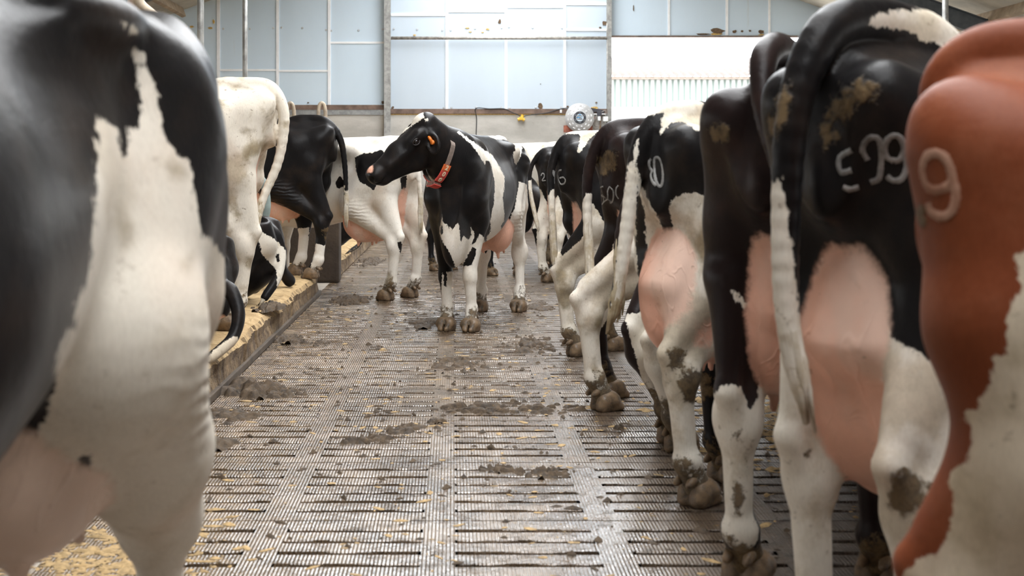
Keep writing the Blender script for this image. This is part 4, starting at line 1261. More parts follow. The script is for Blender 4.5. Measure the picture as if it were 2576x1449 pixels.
c = Cow('L4', 'white cow with black side patch and full udder standing behind the collared cow muzzle', (-.62, 12.7), 143, 1.0, res=.014, mats=mats('clean'))
c.base = 'w'
c.trunk(.95).brisket().graze().bag(.05, 1.15, 1.1, .02, 1.1)
c.hind(1).hind(-1).fore(1).fore(-1)
c.tail([(0, 0, 1.39), (-.18, 0, 1.41), (-.30, -.0, 1.38), (-.36, -.02, 1.2), (-.38, -.04, .95), (-.38, -.05, .66)], .04, .018)

c = Cow('L5', 'cow with soiled white legs seen only below and behind the collared cow', (-.02, 15.9), -48, .8, res=.02, mats=mats('black'))
c.trunk(.9).brisket().graze().bag()
c.hind(1).hind(-1).fore(1, (1.2, .15)).fore(-1, (1.0, .15))
c.tail([(0, 0, 1.39), (-.18, 0, 1.41), (-.30, 0, 1.38), (-.36, 0, 1.2), (-.37, 0, .95), (-.37, 0, .62)], .04, .018)

# ---- the collared cow looking along the aisle
c = Cow('C', 'black and white cow in a red numbered collar facing the camera, head turned', (.35, 11.47), -104, .985, res=.0095, mats=mats('clean'))
c.trunk(.72, front=.94, rear=.76).bag(.16, 1.0, .95, .03, .9)
c.a(Ball((1.40, 0, .70), (.18, .095, .20)), .09).a(Ball((1.47, 0, .60), (.10, .05, .13)), .08)
c.hind(1, (-.09, .16), stifle=(.20, .15, .83), thick=.78).hind(-1, (-.02, .15), stifle=(.20, .15, .83), thick=.78).fore(1, (1.36, .098), (1.33, .092, .40), by=.74).fore(-1, (1.33, .092), (1.30, .10, .40), by=.74)
poll = c.L(at(1068, 296, 9.95)); nose = c.L(at(925, 412, 9.80))
hf = nose - poll
hu = c.L(at(1068, 296, 9.95) + Vector((-.68, -.36, .66))) - poll
WR = lambda v: np.array((c.Mi.to_3x3() @ Vector(v)))
c.neck((1.30, 0, 1.16), c.L(at(1140, 400, 10.1)), c.L(at(1078, 345, 9.98)), hf, hu, (.215, .18, .14), 1.06, 1.15, WR((0, 1, 0)) ,
       ears={1: (WR((.24, -.46, -.85)), WR((-.66, -.74, .18))), -1: (WR((-.50, .80, .02)), WR((-.75, -.55, .25)))}, poll=poll)
c.tail([(0, 0, 1.39), (-.18, 0, 1.41), (-.28, 0, 1.38), (-.34, 0, 1.2), (-.35, 0, .95), (-.35, 0, .62)], .04, .018)

# ---- cows lying in the cubicles
def lying(c, dz=-.60, bw=1.0):
    c.mud = -.12
    c.trunk(bw, dz=dz, hook=.6)
    for q in (1, -1):
        H = (-.05, .40 * q, .10); S = (.36, .36 * q, .30)
        c.a(Cone((-.02, q * .14, .52), S, .18, .13), .08)
        c.a(Cone((-.22, q * .12, .55), (-.08, q * .25, .25), .11, .10), .08)
        c.a(Cone(S, H, .12, .06), .05)
        c.a(Cone(H, (.26, .44 * q, .06), .05, .04), .03)
        c.a(Ball((.28, .44 * q, .06), (.05, .05, .05)), .03)
        c.hoof.append((.36, .44 * q, False, 0))
        K = (1.52, .20 * q, .12)
        c.a(Cone((1.30, .18 * q, .35), K, .12, .06), .08)
        c.a(Cone(K, (1.24, .24 * q, .07), .05, .045), .03)
        c.hoof.append((1.20, .24 * q, True, 180))
    c.a(Ball((1.40, 0, .25), (.18, .14, .2)), .09)
    c.neck((1.36, 0, .60), (1.65, 0, .75), (1.85, 0, .85), (.85, 0, -.5), (.5, 0, .85))
    return c
c = Cow('LA', 'black cow lying with its white-tipped tail curled over the cubicle kerb', (-1.56, 7.80), 168, 1.0, z=.2, res=.013, mats=mats('black'))
lying(c, -.88)
c.tail([(-.05, 0, .52), (-.20, 0, .54), c.g(552, 712, 7.66), c.g(582, 735, 7.62), c.g(600, 790, 7.56), c.g(588, 845, 7.5), c.g(560, 876, 7.42), c.g(530, 900, 7.36)], .055, .026)
c = Cow('LB', 'black cow lying behind the white cow, one white foot stretched onto the kerb', (-1.58, 10.1), 172, 1.0, z=.2, res=.014, mats=mats('black'))
lying(c, -.86)
c.tail([(-.05, 0, .54), (-.20, 0, .55), (-.32, .0, .50), (-.37, .02, .36), (-.36, .08, .2), (-.30, .18, .07)], .055, .03)
c.a(Cone(c.g(650, 590, 11.2), c.g(700, 632, 11.3), .10, .062), .04).a(Cone(c.g(700, 632, 11.3), c.g(708, 680, 11.4), .062, .045), .03).a(Cone(c.g(708, 680, 11.4), c.g(728, 706, 11.45), .045, .05), .02)
c.stretch = c.g(733, 720, 11.45)
c = Cow('LC', 'black cow lying in the far cubicle beyond the dirty partition wall', (-1.42, 15.6), 172, .95, z=.2, res=.018, mats=mats('black', SW_DARK))
lying(c, -.86)
c.tail([(-.05, 0, .54), (-.20, 0, .55), (-.34, .0, .48), (-.42, .03, .3), (-.44, .08, .14), (-.36, .2, .06)], .045, .022)
# ------------------------------------------------------------------ coat patches: colour, spread, all round or one side, outline on the hide
PATCHES = {
 'R1': [
  ('w', [(-0.16, -0.257, 1.125), (-0.197, -0.253, 1.109), (-0.205, -0.253, 1.1), (-0.201, -0.259, 1.07), (-0.198, -0.262, 1.053), (-0.204, -0.264, 1.038), (-0.224, -0.267, 1.005), (-0.216, -0.269, 0.99), (-0.218, -0.267, 0.951), (-0.242, -0.262, 0.943), (-0.238, -0.259, 0.916), (-0.26, -0.237, 0.863), (-0.28, -0.215, 0.852), (-0.283, -0.209, 0.842), (-0.266, -0.227, 0.834), (-0.272, -0.221, 0.798), (-0.278, -0.214, 0.772), (-0.301, -0.186, 0.749), (-0.298, -0.197, 0.698), (-0.301, -0.196, 0.651), (-0.313, -0.191, 0.633), (-0.319, -0.187, 0.616), (-0.334, -0.178, 0.615), (-0.353, -0.17, 0.602), (-0.377, -0.157, 0.57), (-0.371, -0.303, 0.559), (-0.37, -0.317, 0.512), (-0.331, -0.176, 0.472), (-0.285, -0.203, 0.486), (-0.241, -0.189, 0.487), (-0.188, 0.128, 0.392), (-0.139, 0.113, 0.402), (-0.12, -0.311, 0.539), (-0.119, -0.3, 0.578), (-0.113, -0.207, 0.595), (-0.115, -0.237, 0.647), (-0.116, -0.251, 0.693), (-0.116, -0.259, 0.738), (-0.116, -0.26, 0.781), (-0.117, -0.262, 0.825), (-0.117, -0.268, 0.869), (-0.117, -0.268, 0.912), (-0.117, -0.268, 0.955), (-0.117, -0.271, 0.998), (-0.117, -0.273, 1.041), (-0.117, -0.274, 1.083), (-0.117, -0.272, 1.126)], 0.12, 0, (-0.022, -0.982, 0.188)),
  ('m', [(-0.364, -0.189, 1.149), (-0.355, -0.188, 1.168), (-0.334, -0.188, 1.172), (-0.325, -0.197, 1.156), (-0.337, -0.178, 1.135), (-0.36, -0.19, 1.127)], 0.05, 0, (0.032, -0.999, 0.036)),
 ],
 'R2': [
  ('w', [(-0.239, -0.043, 1.452), (-0.115, -0.045, 1.449), (-0.073, -0.054, 1.432), (-0.005, -0.072, 1.418), (0.083, -0.051, 1.44), (-0.036, -0.156, 1.452), (-0.089, -0.086, 1.497), (-0.122, -0.04, 1.492), (-0.219, -0.042, 1.48)], 0.08, 0, (-0.808, -0.582, -0.091)),
  ('w', [(-0.454, 0.076, 1.154), (-0.444, 0.064, 1.135), (-0.434, 0.053, 1.123), (-0.454, 0.004, 1.142), (-0.443, -0.004, 1.045), (-0.434, -0.004, 0.988), (-0.426, -0.005, 0.931), (-0.262, 0.118, 0.811), (-0.413, -0.015, 0.752), (-0.235, 0.13, 0.634), (-0.255, 0.18, 0.629), (-0.446, 0.022, 0.739), (-0.444, 0.032, 0.807), (-0.447, 0.045, 0.867), (-0.451, 0.058, 0.928), (-0.452, 0.066, 0.985), (-0.455, 0.073, 1.042)], 0.05, 1, (-0.751, -0.655, 0.079)),
  ('w', [(-0.254, 0.067, 0.965), (-0.261, 0.027, 0.925), (-0.267, -0.023, 0.896), (-0.274, -0.044, 0.865), (-0.274, -0.06, 0.854), (-0.263, -0.081, 0.872), (-0.263, -0.1, 0.848), (-0.273, -0.133, 0.804), (-0.278, -0.16, 0.795), (-0.27, -0.187, 0.789), (-0.26, -0.203, 0.772), (-0.208, -0.227, 0.792), (-0.173, -0.221, 0.692), (-0.178, -0.224, 0.635), (-0.182, -0.227, 0.579), (-0.102, -0.172, 0.501), (-0.029, -0.122, 0.422), (-0.201, -0.24, 0.413), (-0.213, -0.248, 0.36), (-0.225, -0.256, 0.308), (-0.249, -0.205, 0.3), (-0.292, -0.166, 0.298), (-0.328, -0.121, 0.293), (-0.365, -0.076, 0.289), (-0.356, -0.062, 0.344), (-0.348, -0.048, 0.401), (-0.142, 0.127, 0.399), (-0.179, 0.105, 0.474), (-0.191, 0.103, 0.541), (-0.215, 0.092, 0.611), (-0.228, 0.09, 0.677), (-0.277, 0.057, 0.75), (-0.282, 0.05, 0.823), (-0.265, 0.061, 0.893)], 0.14, 1, (-0.785, -0.595, 0.173)),
  ('w', [(-0.254, 0.067, 0.965), (-0.255, 0.083, 0.9), (-0.265, 0.088, 0.853), (-0.274, 0.09, 0.816), (-0.427, -0.004, 0.837), (-0.442, 0.023, 0.824), (-0.329, 0.144, 0.746), (-0.346, 0.151, 0.689), (-0.364, 0.157, 0.632), (-0.383, 0.163, 0.575), (-0.393, 0.154, 0.51), (-0.403, 0.145, 0.445), (-0.415, 0.134, 0.381), (-0.427, 0.123, 0.318), (-0.44, 0.111, 0.256), (-0.394, 0.061, 0.26), (-0.179, 0.153, 0.199), (-0.307, -0.04, 0.269), (-0.294, -0.03, 0.327), (-0.282, -0.02, 0.385), (-0.271, -0.011, 0.444), (-0.138, 0.094, 0.47), (-0.191, 0.053, 0.549), (-0.212, 0.036, 0.619), (-0.224, 0.026, 0.685), (-0.281, -0.019, 0.759), (-0.279, 0.004, 0.827), (-0.268, 0.034, 0.895)], 0.1, 1, (-0.751, -0.634, 0.182)),
  ('m', [(-0.344, -0.004, 1.224), (-0.344, -0.014, 1.265), (-0.351, -0.055, 1.324), (-0.348, -0.102, 1.344), (-0.346, -0.149, 1.323), (-0.353, -0.143, 1.296), (-0.361, -0.103, 1.276), (-0.35, -0.056, 1.251), (-0.344, -0.037, 1.219), (-0.345, -0.018, 1.199)], 0.04, 0, (-0.781, -0.624, -0.036)),
  ('m', [(-0.345, 0.124, 1.234), (-0.362, 0.103, 1.301), (-0.431, 0.001, 1.336), (-0.433, -0.011, 1.311), (-0.448, 0.005, 1.263), (-0.453, 0.011, 1.214)], 0.04, 0, (-0.755, -0.655, -0.037)),
  ('m', [(-0.354, -0.185, 0.556), (-0.33, -0.198, 0.571), (-0.29, -0.206, 0.548), (-0.296, -0.213, 0.506), (-0.314, -0.196, 0.474), (-0.328, -0.174, 0.484)], 0.04, 0, (-0.787, -0.579, 0.213)),
  ('m', [(-0.277, -0.22, 0.533), (-0.262, -0.227, 0.532), (-0.264, -0.233, 0.498), (-0.28, -0.226, 0.503)], 0.04, 0, (-0.797, -0.564, 0.213)),
  ('m', [(-0.241, 0.142, 0.519), (-0.225, 0.133, 0.527), (-0.228, 0.136, 0.501), (-0.238, 0.147, 0.498)], 0.04, 0, (-0.748, -0.633, 0.199)),
  ('m', [(-0.223, 0.175, 0.409), (-0.22, 0.159, 0.408), (-0.209, 0.173, 0.35), (-0.207, 0.188, 0.356)], 0.04, 0, (-0.74, -0.631, 0.234)),
 ],
 'R3': [
  ('w', [(-0.295, 0.18, 0.529), (-0.26, 0.148, 0.575), (-0.255, 0.129, 0.584), (-0.235, 0.11, 0.581), (-0.2, 0.106, 0.561), (-0.203, 0.102, 0.535), (-0.197, 0.098, 0.519), (-0.186, 0.091, 0.512), (-0.162, 0.086, 0.541), (-0.174, 0.073, 0.619), (-0.201, 0.064, 0.687), (-0.211, 0.069, 0.741), (-0.217, 0.07, 0.763), (-0.221, 0.076, 0.79), (-0.224, 0.097, 0.788), (-0.231, 0.106, 0.799), (-0.241, 0.115, 0.821), (-0.246, 0.124, 0.831), (-0.245, 0.12, 0.842), (-0.237, 0.109, 0.832), (-0.221, 0.087, 0.805), (-0.225, 0.063, 0.822), (-0.229, 0.056, 0.871), (-0.234, 0.031, 0.883), (-0.227, -0.005, 0.811), (-0.191, 0.01, 0.717), (-0.162, 0.022, 0.622), (-0.215, 0, 0.541), (-0.229, -0.005, 0.454), (-0.242, -0.011, 0.384), (-0.255, -0.016, 0.314), (-0.271, -0.022, 0.245), (-0.287, -0.029, 0.177), (-0.304, -0.036, 0.11), (-0.321, -0.043, 0.044), (-0.362, 0.048, 0.038), (-0.405, 0.14, 0.033), (-0.387, 0.148, 0.099), (-0.37, 0.156, 0.167), (-0.354, 0.164, 0.236), (-0.34, 0.171, 0.305), (-0.326, 0.177, 0.375), (-0.313, 0.183, 0.447)], 0.1, 0, (-0.905, -0.391, 0.164)),
  ('m', [(-0.352, 0.125, 1.261), (-0.359, 0.116, 1.279), (-0.362, 0.091, 1.283), (-0.358, 0.078, 1.265), (-0.355, 0.09, 1.245), (-0.35, 0.104, 1.238)], 0.03, 0, (-0.911, -0.412, -0.023)),
  ('m', [(-0.233, 0.139, 0.492), (-0.234, 0.125, 0.505), (-0.217, 0.123, 0.438), (-0.219, 0.136, 0.432)], 0.04, 0, (-0.899, -0.399, 0.179)),
  ('m', [(-0.22, 0.128, 0.449), (-0.214, 0.111, 0.46), (-0.206, 0.11, 0.427), (-0.214, 0.125, 0.425)], 0.04, 0, (-0.9, -0.395, 0.185)),
  ('m', [(-0.192, 0.14, 0.303), (-0.181, 0.122, 0.303), (-0.168, 0.124, 0.214), (-0.181, 0.145, 0.213)], 0.04, 0, (-0.892, -0.391, 0.227)),
 ],
 'R4': [
  ('w', [(-0.372, 0.046, 1.419), (-0.324, 0.018, 1.411), (-0.298, -0, 1.422), (-0.312, -0.006, 1.396), (-0.343, -0.029, 1.332), (-0.325, -0.039, 1.361), (-0.297, -0.049, 1.382), (-0.263, -0.063, 1.388), (-0.294, -0.123, 1.375), (-0.304, -0.161, 1.353), (-0.16, -0.126, 1.353), (-0.177, -0.16, 1.48), (-0.25, -0.082, 1.488), (-0.297, -0.033, 1.488), (-0.351, 0.023, 1.474)], 0.06, 0, (-0.717, -0.696, -0.033)),
  ('w', [(-0.328, -0.067, 1.104), (-0.315, -0.089, 1.121), (-0.307, -0.099, 1.116), (-0.306, -0.112, 1.132), (-0.299, -0.132, 1.129), (-0.295, -0.153, 1.141), (-0.287, -0.165, 1.127), (-0.272, -0.191, 1.127), (-0.134, -0.253, 1.119), (-0.137, -0.259, 1.014), (-0.131, -0.257, 0.908), (-0.089, -0.223, 0.799), (-0.065, -0.205, 0.689), (0.011, -0.142, 0.57), (-0.164, -0.298, 0.495), (-0.174, -0.311, 0.394), (-0.186, -0.324, 0.293), (-0.199, -0.339, 0.194), (-0.214, -0.355, 0.096), (-0.23, -0.372, -0.001), (-0.308, -0.286, -0.007), (-0.388, -0.201, -0.011), (-0.472, -0.118, -0.016), (-0.454, -0.104, 0.076), (-0.438, -0.091, 0.168), (-0.423, -0.079, 0.262), (-0.409, -0.068, 0.357), (-0.396, -0.059, 0.452), (-0.385, -0.051, 0.549), (-0.316, -0.008, 0.681), (-0.344, -0.061, 0.829), (-0.31, -0.024, 0.91), (-0.298, -0.024, 0.931), (-0.294, -0.037, 0.94), (-0.271, -0.025, 0.989), (-0.301, -0.042, 1.046), (-0.324, -0.054, 1.08)], 0.12, 0, (-0.724, -0.681, 0.111)),
  ('w', [(-0.391, 0.055, 1.293), (-0.378, 0.044, 1.327), (-0.387, 0.039, 1.224), (-0.341, 0.062, 1.152), (-0.355, 0.011, 1.096), (-0.328, -0.004, 1.046), (-0.27, 0.027, 0.993), (-0.301, -0.015, 0.924), (-0.344, -0.061, 0.829), (-0.349, 0.005, 0.825), (-0.261, 0.124, 0.96), (-0.287, 0.104, 1.064), (-0.378, 0.044, 1.138), (-0.396, 0.046, 1.21)], 0.05, 0, (-0.704, -0.709, 0.031)),
  ('w', [(-0.4, 0.075, 1.236), (-0.392, 0.042, 1.239), (-0.387, 0.043, 1.153), (-0.255, 0.182, 0.957), (-0.386, 0.038, 0.825), (-0.39, 0.024, 0.683), (-0.475, 0.098, 0.64), (-0.433, 0.112, 0.822), (-0.436, 0.096, 0.924), (-0.426, 0.093, 1.024), (-0.419, 0.091, 1.11), (-0.41, 0.077, 1.153)], 0.05, 1, (-0.693, -0.719, 0.05)),
  ('m', [(-0.315, -0.103, 0.499), (-0.273, -0.127, 0.513), (0.068, 0.103, 0.434), (0.089, 0.113, 0.362), (0.076, 0.152, 0.313), (-0.291, -0.096, 0.39)], 0.04, 0, (-0.72, -0.677, 0.152)),
  ('m', [(-0.362, -0.082, 0.564), (-0.333, -0.097, 0.58), (-0.295, -0.103, 0.558), (-0.303, -0.11, 0.513), (-0.339, -0.083, 0.506)], 0.04, 0, (-0.712, -0.689, 0.135)),
  ('m', [(-0.253, -0.107, 0.147), (-0.214, -0.109, 0.157), (-0.19, -0.106, 0.096), (-0.22, -0.095, 0.055)], 0.04, 0, (-0.713, -0.669, 0.212)),
  ('s', [(-0.261, -0.086, 0.969), (-0.259, -0.198, 1.029), (-0.232, -0.211, 0.917), (-0.269, -0.151, 0.831)], 0.04, 0, (-0.73, -0.681, 0.059)),
 ],
 'R4b': [
  ('w', [(-0.497, 0.148, 0.602), (-0.472, -0.03, 0.63), (-0.465, -0.067, 0.496), (-0.384, -0.048, 0.349), (-0.38, -0.088, 0.215), (-0.322, -0.087, 0.07), (-0.469, -0.027, 0.03), (-0.471, 0.01, 0.142), (-0.475, 0.046, 0.255), (-0.435, 0.117, 0.361), (-0.488, 0.115, 0.485)], 0.12, 1, (-0.781, -0.607, 0.148)),
 ],
 'R5': [
  ('w', [(-0.484, -0.007, 1.021), (-0.423, 0.042, 1.076), (-0.421, -0.039, 1.074), (-0.408, -0.051, 0.934), (-0.401, -0.1, 0.703), (-0.401, -0.079, 0.604), (-0.451, -0.072, 0.624), (-0.428, 0.05, 0.851)], 0.05, 1, (-0.463, -0.885, 0.052)),
  ('w', [(-0.233, 0.097, 0.835), (-0.344, -0.067, 0.793), (-0.26, 0.172, 0.74), (-0.416, -0.045, 0.719), (-0.471, -0.004, 0.678), (-0.59, 0.042, 0.542), (-0.597, 0.028, 0.397), (-0.605, 0.012, 0.253), (-0.614, -0.008, 0.11), (-0.625, -0.029, -0.031), (-0.487, -0.098, -0.029), (-0.351, -0.17, -0.026), (-0.218, -0.244, -0.023), (-0.204, -0.221, 0.14), (-0.193, -0.2, 0.304), (-0.183, -0.183, 0.469), (-0.174, -0.167, 0.662), (-0.211, -0.232, 0.861), (-0.231, -0.011, 0.9)], 0.14, 1, (-0.469, -0.876, 0.112)),
  ('m', [(-0.401, -0.018, 1.187), (-0.365, 0.03, 1.256), (-0.35, -0.046, 1.293), (-0.353, -0.134, 1.275), (-0.342, -0.1, 1.207), (-0.35, -0.025, 1.158)], 0.03, 0, (-0.472, -0.882, -0.001)),
  ('s', [(-0.443, -0.077, 0.469), (-0.405, -0.075, 0.477), (-0.204, 0.26, 0.401), (-0.397, -0.044, 0.402), (-0.442, -0.062, 0.419)], 0.04, 0, (-0.464, -0.879, 0.111)),
  ('s', [(-0.435, -0.041, 0.27), (-0.415, -0.043, 0.289), (-0.405, -0.045, 0.21), (-0.435, -0.041, 0.202)], 0.04, 0, (-0.46, -0.877, 0.138)),
 ],
 'R6': [
  ('w', [(-0.393, -0.096, 1.428), (-0.288, -0.012, 1.426), (-0.221, -0.032, 1.423), (-0.288, -0.15, 1.365), (-0.317, -0.177, 1.315), (-0.303, -0.188, 1.3), (-0.249, -0.161, 1.355), (-0.151, -0.049, 1.408), (-0.139, -0.216, 1.47), (-0.234, -0.172, 1.516), (-0.382, -0.102, 1.479)], 0.05, 0, (-0.424, -0.905, -0.019)),
  ('w', [(-0.232, -0.019, 0.908), (-0.251, -0.107, 0.941), (-0.262, -0.161, 0.863), (-0.259, -0.171, 0.783), (-0.293, -0.138, 0.734), (-0.33, -0.104, 0.693), (-0.36, -0.073, 0.659), (-0.392, -0.045, 0.62), (-0.474, -0.032, 0.533), (-0.496, -0.04, 0.349), (-0.52, -0.052, 0.166), (-0.544, -0.067, -0.015), (-0.363, -0.151, -0.038), (-0.184, -0.239, -0.06), (-0.169, -0.219, 0.122), (0.001, 0.118, 0.269), (-0.011, 0.082, 0.465), (-0.125, -0.164, 0.674), (-0.163, -0.254, 0.865), (-0.232, -0.224, 0.99)], 0.14, 1, (-0.421, -0.904, 0.078)),
  ('w', [(-0.433, 0.011, 1.036), (-0.402, -0.006, 1.075), (-0.375, -0.019, 1.049), (-0.368, -0.029, 0.859), (-0.372, -0.062, 0.608), (-0.416, -0.025, 0.586), (-0.433, 0, 0.859)], 0.05, 1, (-0.408, -0.912, 0.041)),
  ('s', [(-0.409, -0.04, 0.552), (-0.368, -0.055, 0.577), (-0.332, -0.072, 0.532), (-0.348, -0.071, 0.461), (-0.389, -0.026, 0.467)], 0.04, 0, (-0.411, -0.908, 0.079)),
  ('s', [(-0.38, -0.037, 0.442), (-0.297, -0.068, 0.442), (-0.29, -0.083, 0.329), (-0.349, -0.03, 0.288), (-0.387, -0.035, 0.353)], 0.04, 0, (-0.413, -0.906, 0.095)),
 ],
 'R7': [
  ('w', [(-0.453, 0.101, 1.08), (-0.313, 0.155, 1.108), (-0.274, 0.154, 0.804), (-0.27, 0.112, 0.575), (-0.358, 0.16, 0.574), (-0.386, 0.195, 0.889)], 0.05, 1, (-0.519, -0.854, 0.028)),
  ('w', [(-0.32, 0.126, 1.016), (-0.266, 0.135, 0.973), (-0.223, 0.06, 0.806), (-0.227, -0.072, 0.893), (-0.253, -0.175, 0.937), (-0.179, -0.221, 0.648), (-0.051, -0.078, 0.285), (-0.04, -0.117, -0.068), (-0.375, 0.092, -0.07), (-0.321, 0.141, 0.469)], 0.14, 1, (-0.529, -0.847, 0.045)),
  ('m', [(-0.363, -0.126, 0.318), (-0.293, -0.17, 0.318), (-0.287, -0.198, 0.031), (-0.357, -0.155, 0.031)], 0.04, 0, (-0.528, -0.846, 0.073)),
 ],
 'R8': [
  ('d', [(0.221, 0.263, 1.069), (0.146, 0.267, 1.088), (0.031, 0.288, 1.017), (0.057, 0.289, 0.954), (0.109, 0.298, 0.932), (0.251, 0.268, 0.952), (0.284, 0.27, 1.024)], 0.08, 0, (-0.768, 0.64, 0.012)),
 ],
 'L1': [
  ('w', [(0.32, 0.291, 0.797), (0.266, 0.341, 0.824), (0.166, 0.359, 0.796), (0.152, 0.41, 0.781), (0.158, 0.412, 0.739), (0.165, 0.414, 0.698), (0.173, 0.416, 0.657), (0.181, 0.419, 0.616), (0.19, 0.422, 0.576), (0.2, 0.425, 0.537), (0.21, 0.428, 0.498), (0.221, 0.432, 0.46), (0.232, 0.435, 0.422), (0.246, 0.392, 0.425), (-0.223, 0.174, 0.259), (-0.197, 0.124, 0.265), (0.29, 0.267, 0.433), (0.306, 0.227, 0.436), (0.295, 0.224, 0.474), (0.283, 0.222, 0.512), (0.273, 0.22, 0.551), (0.161, 0.174, 0.564), (0.196, 0.191, 0.617), (0.246, 0.216, 0.672), (0.311, 0.246, 0.728)], 0.22, 1, (0.911, 0.337, 0.239)),
  ('w', [(0.17, 0.253, 1.275), (0.142, 0.252, 1.267), (0.128, 0.259, 1.247), (0.122, 0.268, 1.22), (0.124, 0.275, 1.191), (0.125, 0.283, 1.162), (0.13, 0.29, 1.135), (0.119, 0.299, 1.12), (0.099, 0.311, 1.102), (0.092, 0.316, 1.089), (0.1, 0.32, 1.059), (0.094, 0.327, 1.028), (0.087, 0.33, 1.003), (0.085, 0.331, 0.984), (0.057, 0.329, 0.991), (0.013, 0.321, 0.981), (0.1, 0.387, 0.961), (0.103, 0.39, 0.909), (0.108, 0.394, 0.857), (0.113, 0.398, 0.805), (0.119, 0.4, 0.761), (0.126, 0.402, 0.717), (0.134, 0.404, 0.673), (0.143, 0.407, 0.63), (0.152, 0.41, 0.588), (0.162, 0.413, 0.546), (0.172, 0.416, 0.505), (0.184, 0.42, 0.464), (0.197, 0.379, 0.466), (-0.239, 0.175, 0.326), (-0.201, 0.134, 0.335), (0.239, 0.258, 0.473), (0.255, 0.219, 0.476), (0.244, 0.216, 0.516), (0.233, 0.213, 0.556), (0.157, 0.182, 0.58), (0.193, 0.199, 0.634), (0.281, 0.238, 0.697), (0.32, 0.256, 0.747), (0.336, 0.267, 0.795), (0.341, 0.273, 0.84), (0.336, 0.275, 0.884), (0.324, 0.274, 0.928), (0.304, 0.274, 0.972), (0.283, 0.274, 1.017), (0.263, 0.272, 1.059), (0.238, 0.267, 1.103), (0.224, 0.267, 1.113), (0.209, 0.259, 1.148), (0.195, 0.255, 1.168), (0.189, 0.264, 1.147), (0.166, 0.263, 1.167), (0.154, 0.259, 1.192), (0.149, 0.254, 1.216), (0.146, 0.25, 1.246), (0.157, 0.249, 1.263)], 0.1, 0, (0.933, 0.349, 0.092)),
  ('w', [(0.303, 0.258, 1.17), (0.281, 0.26, 1.155), (0.235, 0.256, 1.153), (0.246, 0.263, 1.124), (0.235, 0.267, 1.104), (0.254, 0.275, 1.039), (0.275, 0.282, 0.971), (0.299, 0.288, 0.926), (0.315, 0.293, 0.886), (0.322, 0.294, 0.845), (0.321, 0.292, 0.803), (0.308, 0.269, 0.739), (0.284, 0.232, 0.697), (0.25, 0.19, 0.652), (0.284, 0.172, 0.622), (0.305, 0.149, 0.589), (0.236, 0.072, 0.504), (0.313, 0.074, 0.543), (0.353, 0.131, 0.625), (0.345, 0.144, 0.643), (0.333, 0.156, 0.68), (0.335, 0.187, 0.742), (0.502, 0.281, 0.83), (0.595, 0.329, 0.883), (0.577, 0.328, 0.9), (0.491, 0.302, 0.892), (0.533, 0.322, 0.929), (0.451, 0.306, 0.962), (0.453, 0.309, 0.998), (0.432, 0.304, 1.023), (0.403, 0.292, 1.08), (0.34, 0.269, 1.14), (0.345, 0.267, 1.148), (0.319, 0.26, 1.168)], 0.1, 0, (0.911, 0.4, 0.105)),
  ('w', [(0.237, 0.265, 1.305), (0.208, 0.264, 1.303), (0.166, 0.26, 1.295), (0.183, 0.26, 1.292), (0.21, 0.262, 1.292)], 0.04, 0, (0.925, 0.369, -0.091)),
  ('s', [(0.3, 0.274, 1.018), (0.276, 0.273, 1.034), (0.249, 0.28, 1.016), (0.245, 0.288, 0.993), (0.272, 0.283, 0.971), (0.296, 0.281, 0.945), (0.31, 0.275, 0.946)], 0.04, 0, (0.925, 0.375, 0.054)),
  ('s', [(0.14, 0.297, 1.099), (0.108, 0.307, 1.103), (0.092, 0.316, 1.089), (0.101, 0.316, 1.077), (0.136, 0.305, 1.077)], 0.04, 0, (0.941, 0.339, 0.005)),
  ('s', [(0.191, 0.325, 0.961), (0.121, 0.331, 0.974), (0.1, 0.333, 0.955), (0.184, 0.341, 0.931), (0.209, 0.331, 0.939)], 0.04, 0, (0.94, 0.335, 0.069)),
  ('s', [(0.327, 0.159, 0.662), (0.311, 0.17, 0.687), (0.303, 0.178, 0.697), (0.303, 0.173, 0.677), (0.315, 0.166, 0.659)], 0.04, 0, (0.887, 0.418, 0.199)),
 ],
 'L2': [
  ('s', [(-0.196, 0.225, 0.437), (-0.251, 0.172, 0.445), (-0.287, 0.184, 0.389), (-0.254, 0.194, 0.322), (-0.199, 0.201, 0.345)], 0.04, 0, (-0.157, 0.985, 0.069)),
  ('s', [(-0.255, 0.196, 0.525), (-0.299, 0.189, 0.525), (-0.311, 0.192, 0.446), (-0.266, 0.2, 0.435)], 0.04, 0, (-0.152, 0.987, 0.057)),
  ('s', [(-0.15, 0.246, 1.134), (-0.215, 0.229, 1.168), (-0.256, 0.207, 1.135), (-0.194, 0.239, 1.101)], 0.04, 0, (-0.162, 0.986, -0.022)),
  ('s', [(-0.216, 0.236, 1.045), (-0.306, 0.084, 1.092), (-0.343, 0.18, 1.034), (-0.254, 0.194, 0.977), (-0.205, 0.241, 0.988)], 0.04, 0, (-0.154, 0.988, -0.009)),
  ('s', [(-0.048, 0.054, 1.426), (-0.138, 0.04, 1.427), (-0.237, 0.082, 1.379), (-0.125, 0.103, 1.366)], 0.04, 0, (-0.167, 0.985, -0.054)),
  ('s', [(-0.345, 0.039, 1.358), (-0.372, 0.029, 1.365), (-0.377, 0.033, 1.3), (-0.361, 0.116, 1.301)], 0.04, 0, (-0.14, 0.989, -0.046)),
 ],
 'L3': [
  ('w', [(-0.213, 0.194, 0.317), (-0.285, 0.186, 0.296), (-0.36, 0.153, 0.33), (-0.408, 0.169, -0.066), (-0.103, 0.256, -0.099), (-0.181, 0.208, 0.147)], 0.1, 1, (-0.263, 0.962, 0.069)),
